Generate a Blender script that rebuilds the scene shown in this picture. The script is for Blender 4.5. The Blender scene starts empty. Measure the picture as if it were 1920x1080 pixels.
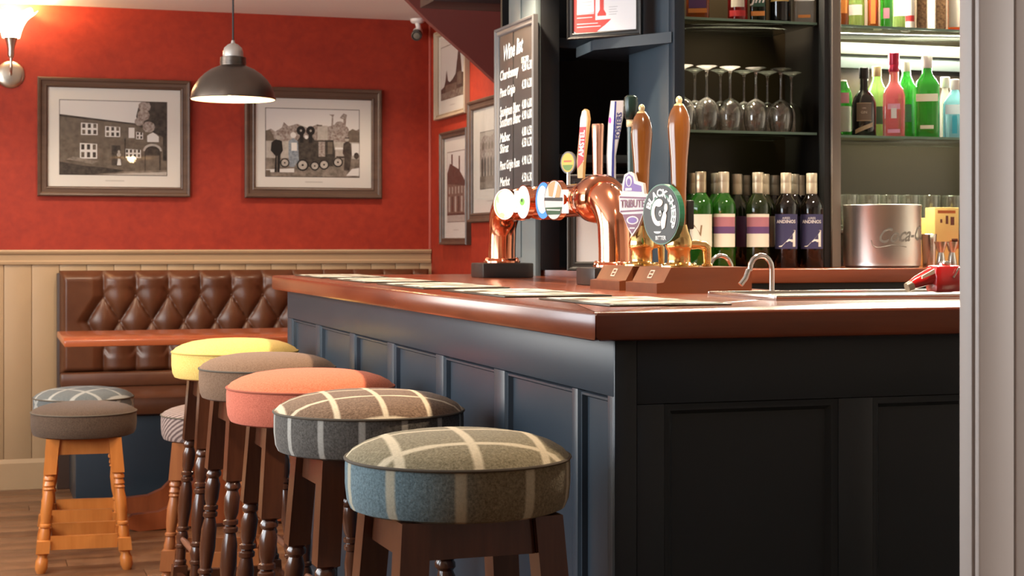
import bpy, bmesh, math, random
from mathutils import Vector, Matrix
random.seed(7)
SC = bpy.context.scene
COL = SC.collection
PI = math.pi
# ------------------------------------------------------------------ camera
F = 3073.0; HZ = 455.0; H = 1.18
YAW = math.atan(990.0 / F)
cam_d = bpy.data.cameras.new('camera')
cam_d.sensor_width = 36.0
cam_d.lens = F / 1920.0 * 36.0
cam_d.shift_y = -(540.0 - HZ) / 1920.0
cam_d.clip_start = 0.05
cam_d.dof.use_dof = True
cam_d.dof.focus_distance = 3.2
cam_d.dof.aperture_fstop = 14.0
cam = bpy.data.objects.new('camera', cam_d)
COL.objects.link(cam)
cam.location = (0, 0, H)
cam.rotation_euler = (PI / 2, 0, -YAW)
SC.camera = cam
# ------------------------------------------------------------------ world, exposure
W = bpy.data.worlds.new('world'); SC.world = W; W.use_nodes = True
W.node_tree.nodes['Background'].inputs[0].default_value = (0.75, 0.87, 1.0, 1)
W.node_tree.nodes['Background'].inputs[1].default_value = 0.5
SC.view_settings.view_transform = 'Standard'
SC.view_settings.look = 'None'
SC.view_settings.gamma = 1.0
SC.view_settings.use_curve_mapping = False
SC.view_settings.exposure = 0.82
try:
    SC.cycles.use_denoising = True
    SC.cycles.max_bounces = 12
    SC.cycles.transparent_max_bounces = 24
    SC.cycles.transmission_bounces = 12
    SC.cycles.caustics_reflective = False
    SC.cycles.caustics_refractive = False
    SC.cycles.sample_clamp_indirect = 6.0
except Exception:
    pass

def area(name, loc, rot, sx, sy, power, col):
    l = bpy.data.lights.new(name, 'AREA'); l.shape = 'RECTANGLE'; l.size = sx; l.size_y = sy
    l.energy = power; l.color = col
    o = bpy.data.objects.new(name, l); o.location = loc; o.rotation_euler = rot; COL.objects.link(o); return o
def spot(name, loc, power, col, ang=95, rad=0.035, blend=0.5, rot=(0, 0, 0)):
    l = bpy.data.lights.new(name, 'SPOT'); l.energy = power; l.color = col
    l.spot_size = math.radians(ang); l.spot_blend = blend; l.shadow_soft_size = rad
    o = bpy.data.objects.new(name, l); o.location = loc; o.rotation_euler = rot; COL.objects.link(o); return o
def point(name, loc, power, col, rad=0.03):
    l = bpy.data.lights.new(name, 'POINT'); l.energy = power; l.color = col; l.shadow_soft_size = rad
    o = bpy.data.objects.new(name, l); o.location = loc; COL.objects.link(o); return o
COOL = (0.86, 0.94, 1.0); WARM = (1.0, 0.72, 0.42); WARMW = (1.0, 0.79, 0.57)
# daylight through the left windows; the right light is added to brighten the partition
area('window_light_left', (-1.75, 3.6, 1.55), (0, -PI / 2, 0), 1.2, 2.4, 54, COOL)
area('window_light_left_far', (-1.75, 6.1, 1.55), (0, -PI / 2, 0), 1.2, 1.5, 40, (1.0, 0.95, 0.88))
area('window_light_right', (4.3, -0.5, 1.5), (0, PI / 2, 0), 1.2, 2.0, 60, (1.0, 0.96, 0.92))
# ceiling downlights above the bar; added fill spots behind it and in the room
for yy, pw in ((2.75, 60), (3.85, 60), (5.08, 46)):
    spot('bar_downlight', (1.50, yy, 2.29), pw, WARMW, 104)
spot('bar_downlight', (2.45, 3.80, 2.29), 62, (1.0, 0.86, 0.68), 104)  # added behind the bar to light bottle labels and bucket
for xx, yy, pw in ((0.1, 5.0, 40), (0.55, 7.2, 20), (1.75, 7.4, 20), (-0.2, 7.2, 20)):
    spot('room_downlight', (xx, yy, 2.29), pw, WARMW, 130, 0.05)
# shelf lighting of the back bar; its small spots are added to brighten glasses
area('shelf_light', (3.06, 4.84, 2.27), (0, 0, 0), 0.75, 0.10, 70, (1.0, 0.90, 0.70))
area('shelf_light', (2.32, 4.84, 2.27), (0, 0, 0), 0.42, 0.06, 8, (1.0, 0.86, 0.62))
area('shelf_strip_light', (3.06, 5.03, 1.815), (math.radians(-35), 0, 0), 0.75, 0.015, 7, (1.0, 0.93, 0.78))
for xx in (2.15, 2.29):
    spot('shelf_puck_light', (xx, 4.78, 1.845), 9, (1.0, 0.84, 0.62), 100, 0.012)
for xx in (2.70, 2.95):
    spot('shelf_puck_light', (xx, 4.80, 1.49), 4, (1.0, 0.84, 0.62), 130, 0.012)

# ------------------------------------------------------------------ pixel -> world on known planes
R_ = Vector((math.cos(YAW), -math.sin(YAW), 0)); F_ = Vector((math.sin(YAW), math.cos(YAW), 0))
CAM = Vector((0, 0, H))
def ray(u, v): return R_ * ((u - 960.0) / F) + F_ + Vector((0, 0, (HZ - v) / F))
def onX(u, v, X): d = ray(u, v); return CAM + d * (X / d.x)
def onY(u, v, Y): d = ray(u, v); return CAM + d * (Y / d.y)
def onZ(u, v, Z): d = ray(u, v); return CAM + d * ((Z - H) / d.z)

# ------------------------------------------------------------------ materials
MATS = {}
class NT:
    def __init__(s, name):
        s.m = bpy.data.materials.new(name); s.m.use_nodes = True; s.t = s.m.node_tree; s.n = s.t.nodes
        s.p = s.n['Principled BSDF']; s.out = s.n['Material Output']
    def node(s, typ, **kw):
        nd = s.n.new(typ)
        for k, v in kw.items():
            if k in ('operation', 'blend_type', 'data_type', 'wave_type', 'bands_direction', 'feature', 'noise_dimensions', 'interpolation'):
                setattr(nd, k, v)
            else:
                nd.inputs[k].default_value = v
        return nd
    def link(s, a, b): s.t.links.new(a, b)
    def val(s, x, sock):
        if hasattr(x, 'is_linked') or hasattr(x, 'links'): s.link(x, sock)
        else: sock.default_value = x
    def math(s, op, a, b=0.0, c=None):
        nd = s.n.new('ShaderNodeMath'); nd.operation = op
        s.val(a, nd.inputs[0]); s.val(b, nd.inputs[1])
        if c is not None: s.val(c, nd.inputs[2])
        return nd.outputs[0]
    def mix(s, fac, a, b):
        nd = s.n.new('ShaderNodeMix'); nd.data_type = 'RGBA'
        s.val(fac, nd.inputs[0])
        for x, i in ((a, 6), (b, 7)):
            if isinstance(x, (tuple, list)): nd.inputs[i].default_value = (*x[:3], 1)
            else: s.link(x, nd.inputs[i])
        return nd.outputs[2]
    def coord(s, which='Object', scale=(1, 1, 1)):
        tc = s.n.new('ShaderNodeTexCoord'); mp = s.n.new('ShaderNodeMapping'); mp.inputs['Scale'].default_value = scale
        s.link(tc.outputs[which], mp.inputs[0]); return mp.outputs[0]
    def noise(s, vec, scale, detail=3.0, rough=0.55):
        nd = s.n.new('ShaderNodeTexNoise'); nd.inputs['Scale'].default_value = scale
        nd.inputs['Detail'].default_value = detail; nd.inputs['Roughness'].default_value = rough
        s.link(vec, nd.inputs['Vector']); return nd.outputs['Fac']
    def ramp(s, fac, a, b):
        nd = s.n.new('ShaderNodeMapRange'); nd.inputs[1].default_value = a; nd.inputs[2].default_value = b
        s.link(fac, nd.inputs[0]); return nd.outputs[0]
    def bump(s, h, strength=0.2, dist=0.002):
        nd = s.n.new('ShaderNodeBump'); nd.inputs['Strength'].default_value = strength; nd.inputs['Distance'].default_value = dist
        s.link(h, nd.inputs['Height']); s.link(nd.outputs[0], s.p.inputs['Normal'])

def mat(name, col, rough=0.5, metal=0.0, col2=None, scale=6.0, stretch=(1, 1, 1), bump=0.0, bscale=None, bdist=0.002,
        spec=None, coat=0.0, emit=None, estr=0.0, sheen=0.0, detail=3.0, lo=0.3, hi=0.7):
    if name in MATS: return MATS[name]
    t = NT(name); p = t.p
    p.inputs['Base Color'].default_value = (*col, 1); p.inputs['Roughness'].default_value = rough; p.inputs['Metallic'].default_value = metal
    if spec is not None: p.inputs['Specular IOR Level'].default_value = spec
    if coat: p.inputs['Coat Weight'].default_value = coat; p.inputs['Coat Roughness'].default_value = 0.12
    if sheen: p.inputs['Sheen Weight'].default_value = sheen; p.inputs['Sheen Roughness'].default_value = 0.5
    if col2 is not None:
        f = t.ramp(t.noise(t.coord('Object', stretch), scale, detail), lo, hi)
        t.link(t.mix(f, col, col2), p.inputs['Base Color'])
    if bump:
        t.bump(t.noise(t.coord('Object', stretch), bscale or scale * 4, 4), bump, bdist)
    if emit is not None:
        p.inputs['Emission Color'].default_value = (*emit, 1); p.inputs['Emission Strength'].default_value = estr
    MATS[name] = t.m; return t.m

def wood(name, c1, c2, rough=0.35, axis=0, scale=2.0, coat=0.0, bump=0.05):
    if name in MATS: return MATS[name]
    t = NT(name); st = [14, 14, 14]; st[axis] = 1.2
    co = t.coord('Object', tuple(st))
    n1 = t.noise(co, scale, 5, 0.6); n2 = t.noise(t.coord('Object', (1, 1, 1)), 3.0, 2)
    f = t.ramp(t.math('ADD', t.math('MULTIPLY', n1, 0.75), t.math('MULTIPLY', n2, 0.25)), 0.34, 0.66)
    t.link(t.mix(f, c1, c2), t.p.inputs['Base Color'])
    t.p.inputs['Roughness'].default_value = rough
    if coat: t.p.inputs['Coat Weight'].default_value = coat; t.p.inputs['Coat Roughness'].default_value = 0.15
    if bump: t.bump(n1, bump, 0.001)
    MATS[name] = t.m; return t.m

def fabric(name, c1, c2, sheen=0.1, scale=300.0):
    if name in MATS: return MATS[name]
    t = NT(name); co = t.coord('Object')
    n = t.noise(co, scale, 2, 0.7); f = t.ramp(n, 0.32, 0.68)
    t.link(t.mix(f, c1, c2), t.p.inputs['Base Color'])
    t.p.inputs['Roughness'].default_value = 0.95; t.p.inputs['Specular IOR Level'].default_value = 0.1
    t.p.inputs['Sheen Weight'].default_value = sheen
    t.bump(n, 0.6, 0.0012)
    MATS[name] = t.m; return t.m

def plaid(name, c1, c2, line, step=0.085, w=0.13, rot=0.4, tint=None, hor=1.0, tper=None):
    """woven check laid out on the cushion's UV map (metres)"""
    if name in MATS: return MATS[name]
    t = NT(name)
    tc = t.n.new('ShaderNodeTexCoord'); mp = t.n.new('ShaderNodeMapping'); mp.inputs['Rotation'].default_value = (0, 0, rot)
    t.link(tc.outputs['UV'], mp.inputs[0])
    sx = t.n.new('ShaderNodeSeparateXYZ'); t.link(mp.outputs[0], sx.inputs[0])
    wool = t.noise(t.coord('Object'), 230.0, 3, 0.75)
    base = t.mix(t.ramp(wool, 0.3, 0.7), c1, c2)
    def band(sock, period, width, off):
        a = t.math('FRACT', t.math('ADD', t.math('DIVIDE', sock, period), off))
        d = t.math('ABSOLUTE', t.math('SUBTRACT', a, 0.5))
        r = t.n.new('ShaderNodeMapRange'); r.inputs[1].default_value = width / 2 + 0.02; r.inputs[2].default_value = width / 2 - 0.02
        t.link(d, r.inputs[0]); return r.outputs[0]
    if tint is not None:  # blue-grey cloth and cool daylight on the side's left, painted together
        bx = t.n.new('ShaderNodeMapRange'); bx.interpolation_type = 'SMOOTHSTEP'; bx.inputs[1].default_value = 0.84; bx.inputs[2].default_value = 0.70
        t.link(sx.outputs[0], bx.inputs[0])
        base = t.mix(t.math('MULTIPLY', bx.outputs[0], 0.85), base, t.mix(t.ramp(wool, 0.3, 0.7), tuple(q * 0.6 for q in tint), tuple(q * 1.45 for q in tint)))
    l1 = band(sx.outputs[0], step, w, 0.5); l2 = band(sx.outputs[1], step * 1.12, w * 0.8, 0.37)
    f = t.math('MULTIPLY', t.math('MAXIMUM', l1, t.math('MULTIPLY', l2, hor)), t.math('ADD', 0.55, t.math('MULTIPLY', wool, 0.6)))
    t.link(t.mix(f, base, line), t.p.inputs['Base Color'])
    t.p.inputs['Roughness'].default_value = 0.95; t.p.inputs['Specular IOR Level'].default_value = 0.1
    t.p.inputs['Sheen Weight'].default_value = 0.12
    t.bump(wool, 0.7, 0.0014)
    MATS[name] = t.m; return t.m

def glass(name, tint=(1, 1, 1), rough=0.0, ior=1.45):
    if name in MATS: return MATS[name]
    t = NT(name); p = t.p
    p.inputs['Base Color'].default_value = (*tint, 1); p.inputs['Roughness'].default_value = rough
    p.inputs['Transmission Weight'].default_value = 1.0; p.inputs['IOR'].default_value = ior
    MATS[name] = t.m; return t.m

def liquid(name, tint, trans=0.45, rough=0.04):
    """bottle glass: refracting, part translucent so that light from above glows in it"""
    if name in MATS: return MATS[name]
    t = NT(name); p = t.p
    p.inputs['Base Color'].default_value = (*tint, 1); p.inputs['Roughness'].default_value = rough
    p.inputs['Transmission Weight'].default_value = 0.75
    p.inputs['Coat Weight'].default_value = 0.6; p.inputs['Coat Roughness'].default_value = 0.03
    tr = t.n.new('ShaderNodeBsdfTranslucent'); tr.inputs[0].default_value = (*tint, 1)
    mx = t.n.new('ShaderNodeMixShader'); mx.inputs[0].default_value = trans
    t.link(p.outputs[0], mx.inputs[1]); t.link(tr.outputs[0], mx.inputs[2]); t.link(mx.outputs[0], t.out.inputs[0])
    MATS[name] = t.m; return t.m

def thinglass(name, tint=(0.93, 0.97, 0.95), refl=1.0):
    """flat pane: straight-through view plus Fresnel reflection"""
    if name in MATS: return MATS[name]
    t = NT(name)
    a = t.n.new('ShaderNodeBsdfTransparent'); a.inputs[0].default_value = (*tint, 1)
    g = t.n.new('ShaderNodeBsdfGlossy'); g.inputs['Roughness'].default_value = 0.03
    fr = t.n.new('ShaderNodeFresnel'); fr.inputs[0].default_value = 1.45
    mx = t.n.new('ShaderNodeMixShader'); t.link(t.math('MULTIPLY', fr.outputs[0], refl), mx.inputs[0])
    t.link(a.outputs[0], mx.inputs[1]); t.link(g.outputs[0], mx.inputs[2]); t.link(mx.outputs[0], t.out.inputs[0])
    MATS[name] = t.m; return t.m

# ------------------------------------------------------------------ mesh building
class MB:
    def __init__(s, weld=False): s.v = []; s.f = []; s.m = []; s.uv = []; s.weld = weld
    def add(s, vs, fs, m=0, uvs=None):
        b = len(s.v); s.v += [tuple(v) for v in vs]
        for i, f in enumerate(fs):
            s.f.append([b + k for k in f]); s.m.append(m)
            s.uv.append(uvs[i] if uvs else None)
        return s
    def box(s, x0, x1, y0, y1, z0, z1, m=0, bev=0.0):
        if bev <= 0:
            vs = [(x, y, z) for z in (z0, z1) for y in (y0, y1) for x in (x0, x1)]
            return s.add(vs, [(0, 2, 3, 1), (4, 5, 7, 6), (0, 1, 5, 4), (2, 6, 7, 3), (0, 4, 6, 2), (1, 3, 7, 5)], m)
        bm = bmesh.new(); bmesh.ops.create_cube(bm, size=1.0)
        for v in bm.verts:
            v.co = Vector(((x0 + x1) / 2 + v.co.x * (x1 - x0), (y0 + y1) / 2 + v.co.y * (y1 - y0), (z0 + z1) / 2 + v.co.z * (z1 - z0)))
        bmesh.ops.bevel(bm, geom=list(bm.edges), offset=bev, segments=2, affect='EDGES', profile=0.5)
        bm.verts.index_update()
        s.add([v.co[:] for v in bm.verts], [[v.index for v in f.verts] for f in bm.faces], m); bm.free(); return s
    def prism(s, pts, fn, w0, w1, m=0):
        """polygon pts (u,v) extruded from w0 to w1, fn(u,v,w) -> xyz"""
        n = len(pts)
        vs = [fn(u, v, w0) for u, v in pts] + [fn(u, v, w1) for u, v in pts]
        fs = [list(range(n))[::-1], list(range(n, 2 * n))] + [(i, (i + 1) % n, n + (i + 1) % n, n + i) for i in range(n)]
        return s.add(vs, fs, m)
    def loft(s, loops, m=0, cap0=True, cap1=True, closed=True):
        n = len(loops[0]); b = []
        vs = [p for lp in loops for p in lp]; fs = []
        for i in range(len(loops) - 1):
            for k in range(n if closed else n - 1):
                k2 = (k + 1) % n
                fs.append((i * n + k, i * n + k2, (i + 1) * n + k2, (i + 1) * n + k))
        if cap0: fs.append(list(range(n))[::-1])
        if cap1: fs.append([(len(loops) - 1) * n + k for k in range(n)])
        return s.add(vs, fs, m)
    def lathe(s, prof, n=24, fn=None, m=0, cap=True):
        """prof [(r,z)] turned about z; fn(x,y,z) maps to place"""
        fn = fn or (lambda x, y, z: (x, y, z))
        loops = [[fn(max(r, 1e-4) * math.cos(2 * PI * k / n), max(r, 1e-4) * math.sin(2 * PI * k / n), z) for k in range(n)] for r, z in prof]
        return s.loft(loops, m, cap, cap)
    def tube(s, pts, r, n=10, m=0):
        P = [Vector(p) for p in pts]; loops = []
        rs = r if isinstance(r, (list, tuple)) else [r] * len(P)
        up = None
        for i, p in enumerate(P):
            t = ((P[min(i + 1, len(P) - 1)] - P[max(i - 1, 0)])).normalized()
            if up is None:
                up = t.cross(Vector((0, 0, 1)));
                if up.length < 0.05: up = t.cross(Vector((1, 0, 0)))
            up = (up - t * up.dot(t)).normalized(); q = t.cross(up)
            loops.append([tuple(p + (up * math.cos(2 * PI * k / n) + q * math.sin(2 * PI * k / n)) * rs[i]) for k in range(n)])
        return s.loft(loops, m)
    def mesh(s, name, mats, smooth=True, angle=38):
        me = bpy.data.meshes.new(name); me.from_pydata(s.v, [], s.f)
        if not isinstance(mats, (list, tuple)): mats = [mats]
        for x in mats: me.materials.append(x)
        for i, p in enumerate(me.polygons): p.material_index = s.m[i]
        if any(u for u in s.uv):
            ul = me.uv_layers.new(name='UVMap')
            for i, p in enumerate(me.polygons):
                if s.uv[i]:
                    for k, li in enumerate(p.loop_indices): ul.data[li].uv = s.uv[i][k]
        bm = bmesh.new(); bm.from_mesh(me)
        if s.weld: bmesh.ops.remove_doubles(bm, verts=bm.verts, dist=2e-5)
        bmesh.ops.recalc_face_normals(bm, faces=bm.faces); bm.to_mesh(me); bm.free()
        if smooth:
            me.polygons.foreach_set('use_smooth', [True] * len(me.polygons)); me.set_sharp_from_angle(angle=math.radians(angle))
        me.update(); return me
    def build(s, name, mats, parent=None, loc=None, smooth=True, angle=38, label=None):
        o = bpy.data.objects.new(name, s.mesh(name, mats, smooth, angle)); COL.objects.link(o)
        if parent is not None: o.parent = parent
        if loc is not None: o.location = loc
        if label: o['label'] = label
        return o

def tag(o, label, cat, group=None):
    o['label'] = label; o['category'] = cat
    if group: o['group'] = group
    return o
def thing(name, label, cat, loc=(0, 0, 0), rz=0.0, group=None):
    o = bpy.data.objects.new(name, None); COL.objects.link(o); o.empty_display_size = 0.1
    o.location = loc; o.rotation_euler = (0, 0, rz); return tag(o, label, cat, group)
def struct(name, mb, m, **kw):
    o = mb.build(name, m, **kw); o['kind'] = 'structure'; return o
def copy_tree(o, parent=None):
    c = o.copy(); COL.objects.link(c)
    if parent is not None: c.parent = parent
    for ch in list(o.children): copy_tree(ch, c)
    return c

def plane_fn(o, n):
    """right/up/out frame on an upright plane with outward normal n"""
    n = Vector(n).normalized(); up = Vector((0, 0, 1)); rt = up.cross(n).normalized(); o = Vector(o)
    return lambda u, v, w: tuple(o + rt * u + up * v + n * w)
def ngon(cx, cy, rx, ry=None, n=20, a0=0.0, a1=2 * PI):
    ry = rx if ry is None else ry
    k = n if abs(a1 - a0 - 2 * PI) < 1e-6 else n + 1
    return [(cx + rx * math.cos(a0 + (a1 - a0) * i / n), cy + ry * math.sin(a0 + (a1 - a0) * i / n)) for i in range(k)]
def rect(x0, y0, x1, y1): return [(x0, y0), (x1, y0), (x1, y1), (x0, y1)]

def text_obj(name, s, size, m, parent, fn, w=0.0004, shear=0.0, sx=1.0, align='CENTER', wrap_r=None, bold=0.0, label=None, arc=None):
    """flat lettering as mesh; fn(u,v,w) maps the text plane to place"""
    cu = bpy.data.curves.new(name, 'FONT'); cu.body = s; cu.size = size; cu.shear = shear; cu.align_x = align; cu.align_y = 'CENTER'
    cu.offset = bold; cu.resolution_u = 2
    to = bpy.data.objects.new(name, cu); COL.objects.link(to)
    dg = bpy.context.evaluated_depsgraph_get(); dg.update()
    me = bpy.data.meshes.new_from_object(to.evaluated_get(dg))
    bpy.data.objects.remove(to); bpy.data.curves.remove(cu)
    for v in me.vertices:
        x, y = v.co.x * sx, v.co.y
        if arc:   # bend along a circle of radius arc (positive: text on top of the circle)
            rr = arc + y; a = PI / 2 - x / arc
            x, y = rr * math.cos(a), rr * math.sin(a)
        v.co = Vector(fn(x, y, w))
    me.materials.clear(); me.materials.append(m)
    o = bpy.data.objects.new(name, me); COL.objects.link(o); o.parent = parent
    if label: o['label'] = label
    return o

# ------------------------------------------------------------------ common materials
def wallpaper():
    t = NT('red_wallpaper'); co = t.coord('Object')
    n1 = t.noise(co, 5.0, 4, 0.6); n2 = t.noise(co, 26.0, 4, 0.6)
    nd = t.n.new('ShaderNodeTexNoise'); nd.inputs['Scale'].default_value = 11.0; nd.inputs['Detail'].default_value = 5.0; nd.inputs['Distortion'].default_value = 2.2; t.link(co, nd.inputs['Vector'])
    f = t.math('ADD', t.math('MULTIPLY', n1, 0.35), t.math('ADD', t.math('MULTIPLY', n2, 0.35), t.math('MULTIPLY', nd.outputs['Fac'], 0.3)))
    f = t.ramp(f, 0.36, 0.64)
    t.link(t.mix(f, (0.235, 0.0125, 0.0025), (0.345, 0.026, 0.0055)), t.p.inputs['Base Color'])
    t.p.inputs['Roughness'].default_value = 0.62
    t.bump(t.math('ADD', nd.outputs['Fac'], n2), 0.2, 0.003)
    return t.m
RED = wallpaper()
CREAM = mat('cream_paint', (0.43, 0.29, 0.165), 0.5, col2=(0.385, 0.26, 0.145), scale=2.0)
WHITE = mat('ceiling_paint', (0.84, 0.81, 0.76), 0.85)
NAVY = mat('navy_paint', (0.022, 0.034, 0.048), 0.37, col2=(0.028, 0.040, 0.054), scale=3.0, bump=0.04, bscale=40, spec=0.32)
DARK = mat('near_black_paint', (0.014, 0.014, 0.014), 0.5)
GREIGE = mat('greige_paint', (0.47, 0.405, 0.37), 0.5, bump=0.03, bscale=30)
COUNTER = wood('varnished_mahogany', (0.115, 0.021, 0.007), (0.25, 0.058, 0.020), 0.24, 1, 1.2, coat=0.35, bump=0.02)
COUNTERX = wood('varnished_mahogany_end', (0.115, 0.021, 0.007), (0.23, 0.050, 0.016), 0.24, 0, 1.2, coat=0.35, bump=0.02)
FLOORW = [wood('floor_board_a', (0.125, 0.055, 0.025), (0.20, 0.097, 0.046), 0.38, 0, 1.0), wood('floor_board_b', (0.105, 0.045, 0.020), (0.165, 0.079, 0.038), 0.38, 0, 1.1),
          wood('floor_board_c', (0.145, 0.066, 0.031), (0.22, 0.108, 0.052), 0.38, 0, 0.9)]
DARKWOOD = wood('dark_stained_wood', (0.048, 0.015, 0.0075), (0.105, 0.034, 0.015), 0.22, 2, 2.0, coat=0.5, bump=0.02)
ORANGEWOOD = wood('honey_wood', (0.46, 0.145, 0.026), (0.60, 0.215, 0.048), 0.33, 2, 2.0, coat=0.2, bump=0.02)
TABLEWOOD = wood('table_wood', (0.30, 0.065, 0.020), (0.42, 0.105, 0.034), 0.25, 0, 1.2, coat=0.4, bump=0.02)
LEATHER = mat('brown_leather', (0.080, 0.026, 0.011), 0.34, col2=(0.118, 0.042, 0.018), scale=7.0, bump=0.10, bscale=120, bdist=0.001)
FRAMEW = wood('picture_frame_wood', (0.060, 0.033, 0.022), (0.115, 0.066, 0.044), 0.4, 0, 1.5)
FRAMEG = wood('pale_frame_wood', (0.30, 0.22, 0.15), (0.40, 0.31, 0.22), 0.45, 2, 1.5)
MOUNT = mat('mount_card', (0.80, 0.77, 0.71), 0.8)
PANE = thinglass('picture_glass', (0.98, 0.98, 0.98), 0.35)
COPPER = mat('polished_copper', (0.86, 0.36, 0.21), 0.13, 1.0)
BRASS = mat('polished_brass', (0.83, 0.56, 0.23), 0.16, 1.0)
STEEL = mat('brushed_steel', (0.62, 0.60, 0.57), 0.24, 1.0)
CHROME = mat('chrome', (0.72, 0.70, 0.66), 0.12, 1.0)
BLACKP = mat('black_plastic', (0.012, 0.012, 0.012), 0.35)
HANDLEW = wood('pump_handle_wood', (0.085, 0.022, 0.005), (0.26, 0.090, 0.016), 0.16, 2, 1.2, coat=0.6, bump=0.0)
PUMPW = wood('pump_block_wood', (0.12, 0.034, 0.012), (0.19, 0.058, 0.022), 0.32, 0, 1.6, coat=0.2)
PW = mat('print_white', (0.78, 0.76, 0.73), 0.75); PL = mat('print_light', (0.55, 0.51, 0.46), 0.75, col2=(0.42, 0.38, 0.33), scale=60)
PM = mat('print_mid', (0.115, 0.09, 0.066), 0.75, col2=(0.20, 0.16, 0.122), scale=45, detail=6); PD = mat('print_dark', (0.025, 0.019, 0.015), 0.75, col2=(0.085, 0.068, 0.054), scale=60)
PG = mat('print_ground', (0.33, 0.28, 0.23), 0.75, col2=(0.11, 0.088, 0.068), scale=40); PT = mat('print_tree', (0.19, 0.13, 0.105), 0.75, col2=(0.50, 0.45, 0.41), scale=90)
PB = mat('print_bluegrey', (0.15, 0.19, 0.23), 0.75, col2=(0.38, 0.43, 0.48), scale=90); PK = mat('print_black', (0.012, 0.009, 0.008), 0.75)

# ================================================================== SETTING
WALL_Y = 8.2; WALL_X = 2.2; CEIL = 2.325
fl = struct('floor', MB().box(-1.6, 4.2, -2.5, 8.35, -0.10, -0.012), mat('floor_base', (0.09, 0.045, 0.022), 0.6))
yy = 1.9; row = 0
plank_meshes = {}
while yy < 8.19:
    w = 0.134; xs = -1.55 + (row * 0.47) % 1.2; x = -1.55
    while x < 2.18:
        x1 = min(2.19, xs if x == -1.55 and xs > -1.5 else x + 1.2)
        if x1 - x > 0.05:
            L = x1 - x; key = (round(L, 3), row % 3)
            if key not in plank_meshes:
                plank_meshes[key] = MB().box(-L / 2 + 0.001, L / 2 - 0.001, -w / 2 + 0.001, min(w / 2 - 0.001, 9), -0.012, 0.0, 0, 0.0012).mesh('plank', FLOORW[row % 3])
            o = bpy.data.objects.new('plank', plank_meshes[key]); COL.objects.link(o); o.parent = fl
            o.location = ((x + x1) / 2, yy + w / 2, 0)
        x = x1
    yy += w; row += 1
struct('ceiling', MB().box(-1.6, 4.2, -2.5, 8.35, CEIL, CEIL + 0.1), WHITE)
wb = struct('wall_back', MB().box(-1.6, 2.35, WALL_Y, WALL_Y + 0.15, 0, CEIL), RED)
# cream boarded lower part, under the dado rail
top_z = onY(400, 497, WALL_Y).z
bx = -0.55; k = 0
bm_mesh = MB().box(0.0006, 0.1274, -0.014, 0, 0.14, 1.075, 0, 0.004).mesh('board', CREAM)
while bx < 2.15:
    o = bpy.data.objects.new('board', bm_mesh); COL.objects.link(o); o.parent = wb; o.location = (bx, WALL_Y, 0); bx += 0.128
zt = onY(400, 468, WALL_Y).z
rail = MB()
prof = [(0.0, zt), (0.030, zt), (0.034, zt - 0.008), (0.030, zt - 0.018), (0.022, zt - 0.024), (0.020, zt - 0.050), (0.026, zt - 0.058), (0.024, zt - 0.070), (0.0, zt - 0.075)]
rail.loft([[(x, WALL_Y - d, z) for d, z in prof] for x in (-1.6, 2.195)])
struct('trim_1', rail, CREAM, angle=20)
bb = MB(); prof = [(0, 0.0), (0.022, 0.0), (0.022, 0.125), (0.014, 0.145), (0, 0.15)]
bb.loft([[(x, WALL_Y - d, z) for d, z in prof] for x in (-1.6, 2.195)])
struct('baseboard_back', bb, CREAM, angle=20)
struct('wall_right', MB().box(WALL_X, WALL_X + 0.15, 5.66, WALL_Y, 0, CEIL), RED)
struct('trim_2', MB().box(WALL_X - 0.012, WALL_X, WALL_Y - 0.012, WALL_Y - 0.002, zt + 0.001, CEIL - 0.02, 0, 0.003), mat('corner_bead_paint', (0.48, 0.12, 0.09), 0.5))
struct('wall_bar', MB().box(WALL_X, 4.2, 5.66, 5.8, 0, CEIL), DARK)
we = MB(); we.box(4.2, 4.35, -2.5, -1.6, 0, CEIL); we.box(4.2, 4.35, 0.6, 5.8, 0, CEIL); we.box(4.2, 4.35, -1.6, 0.6, 0, 0.85); we.box(4.2, 4.35, -1.6, 0.6, 2.2, CEIL)  # opening added for the light on the partition
struct('wall_east', we, WHITE)
# left wall with two window openings (outside the frame; the daylight comes through them)
wl = MB()
for a, b in ((-2.5, 2.3), (4.9, 5.25), (6.95, 8.35)): wl.box(-1.75, -1.6, a, b, 0, CEIL)
for a, b in ((2.3, 4.9), (5.25, 6.95)): wl.box(-1.75, -1.6, a, b, 0, 0.85); wl.box(-1.75, -1.6, a, b, 2.2, CEIL)
struct('wall_left', wl, CREAM)
for i, (a, b) in enumerate(((2.3, 4.9), (5.25, 6.95))):
    f = MB()
    for z in (0.85, 2.15): f.box(-1.70, -1.64, a, b, z, z + 0.05)
    n = 4 if i == 0 else 2
    for k in range(n + 1):
        y = a + 0.025 + (b - a - 0.05) * k / n; f.box(-1.70, -1.64, y - 0.025, y + 0.025, 0.9, 2.15)
    struct('window_%d' % (i + 1), f, mat('window_frame_paint', (0.7, 0.68, 0.64), 0.5))
struct('wall_front', MB().box(-1.6, 4.2, -2.65, -2.5, 0, CEIL), mat('front_wall_paint', (0.20, 0.12, 0.09), 0.7))
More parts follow.
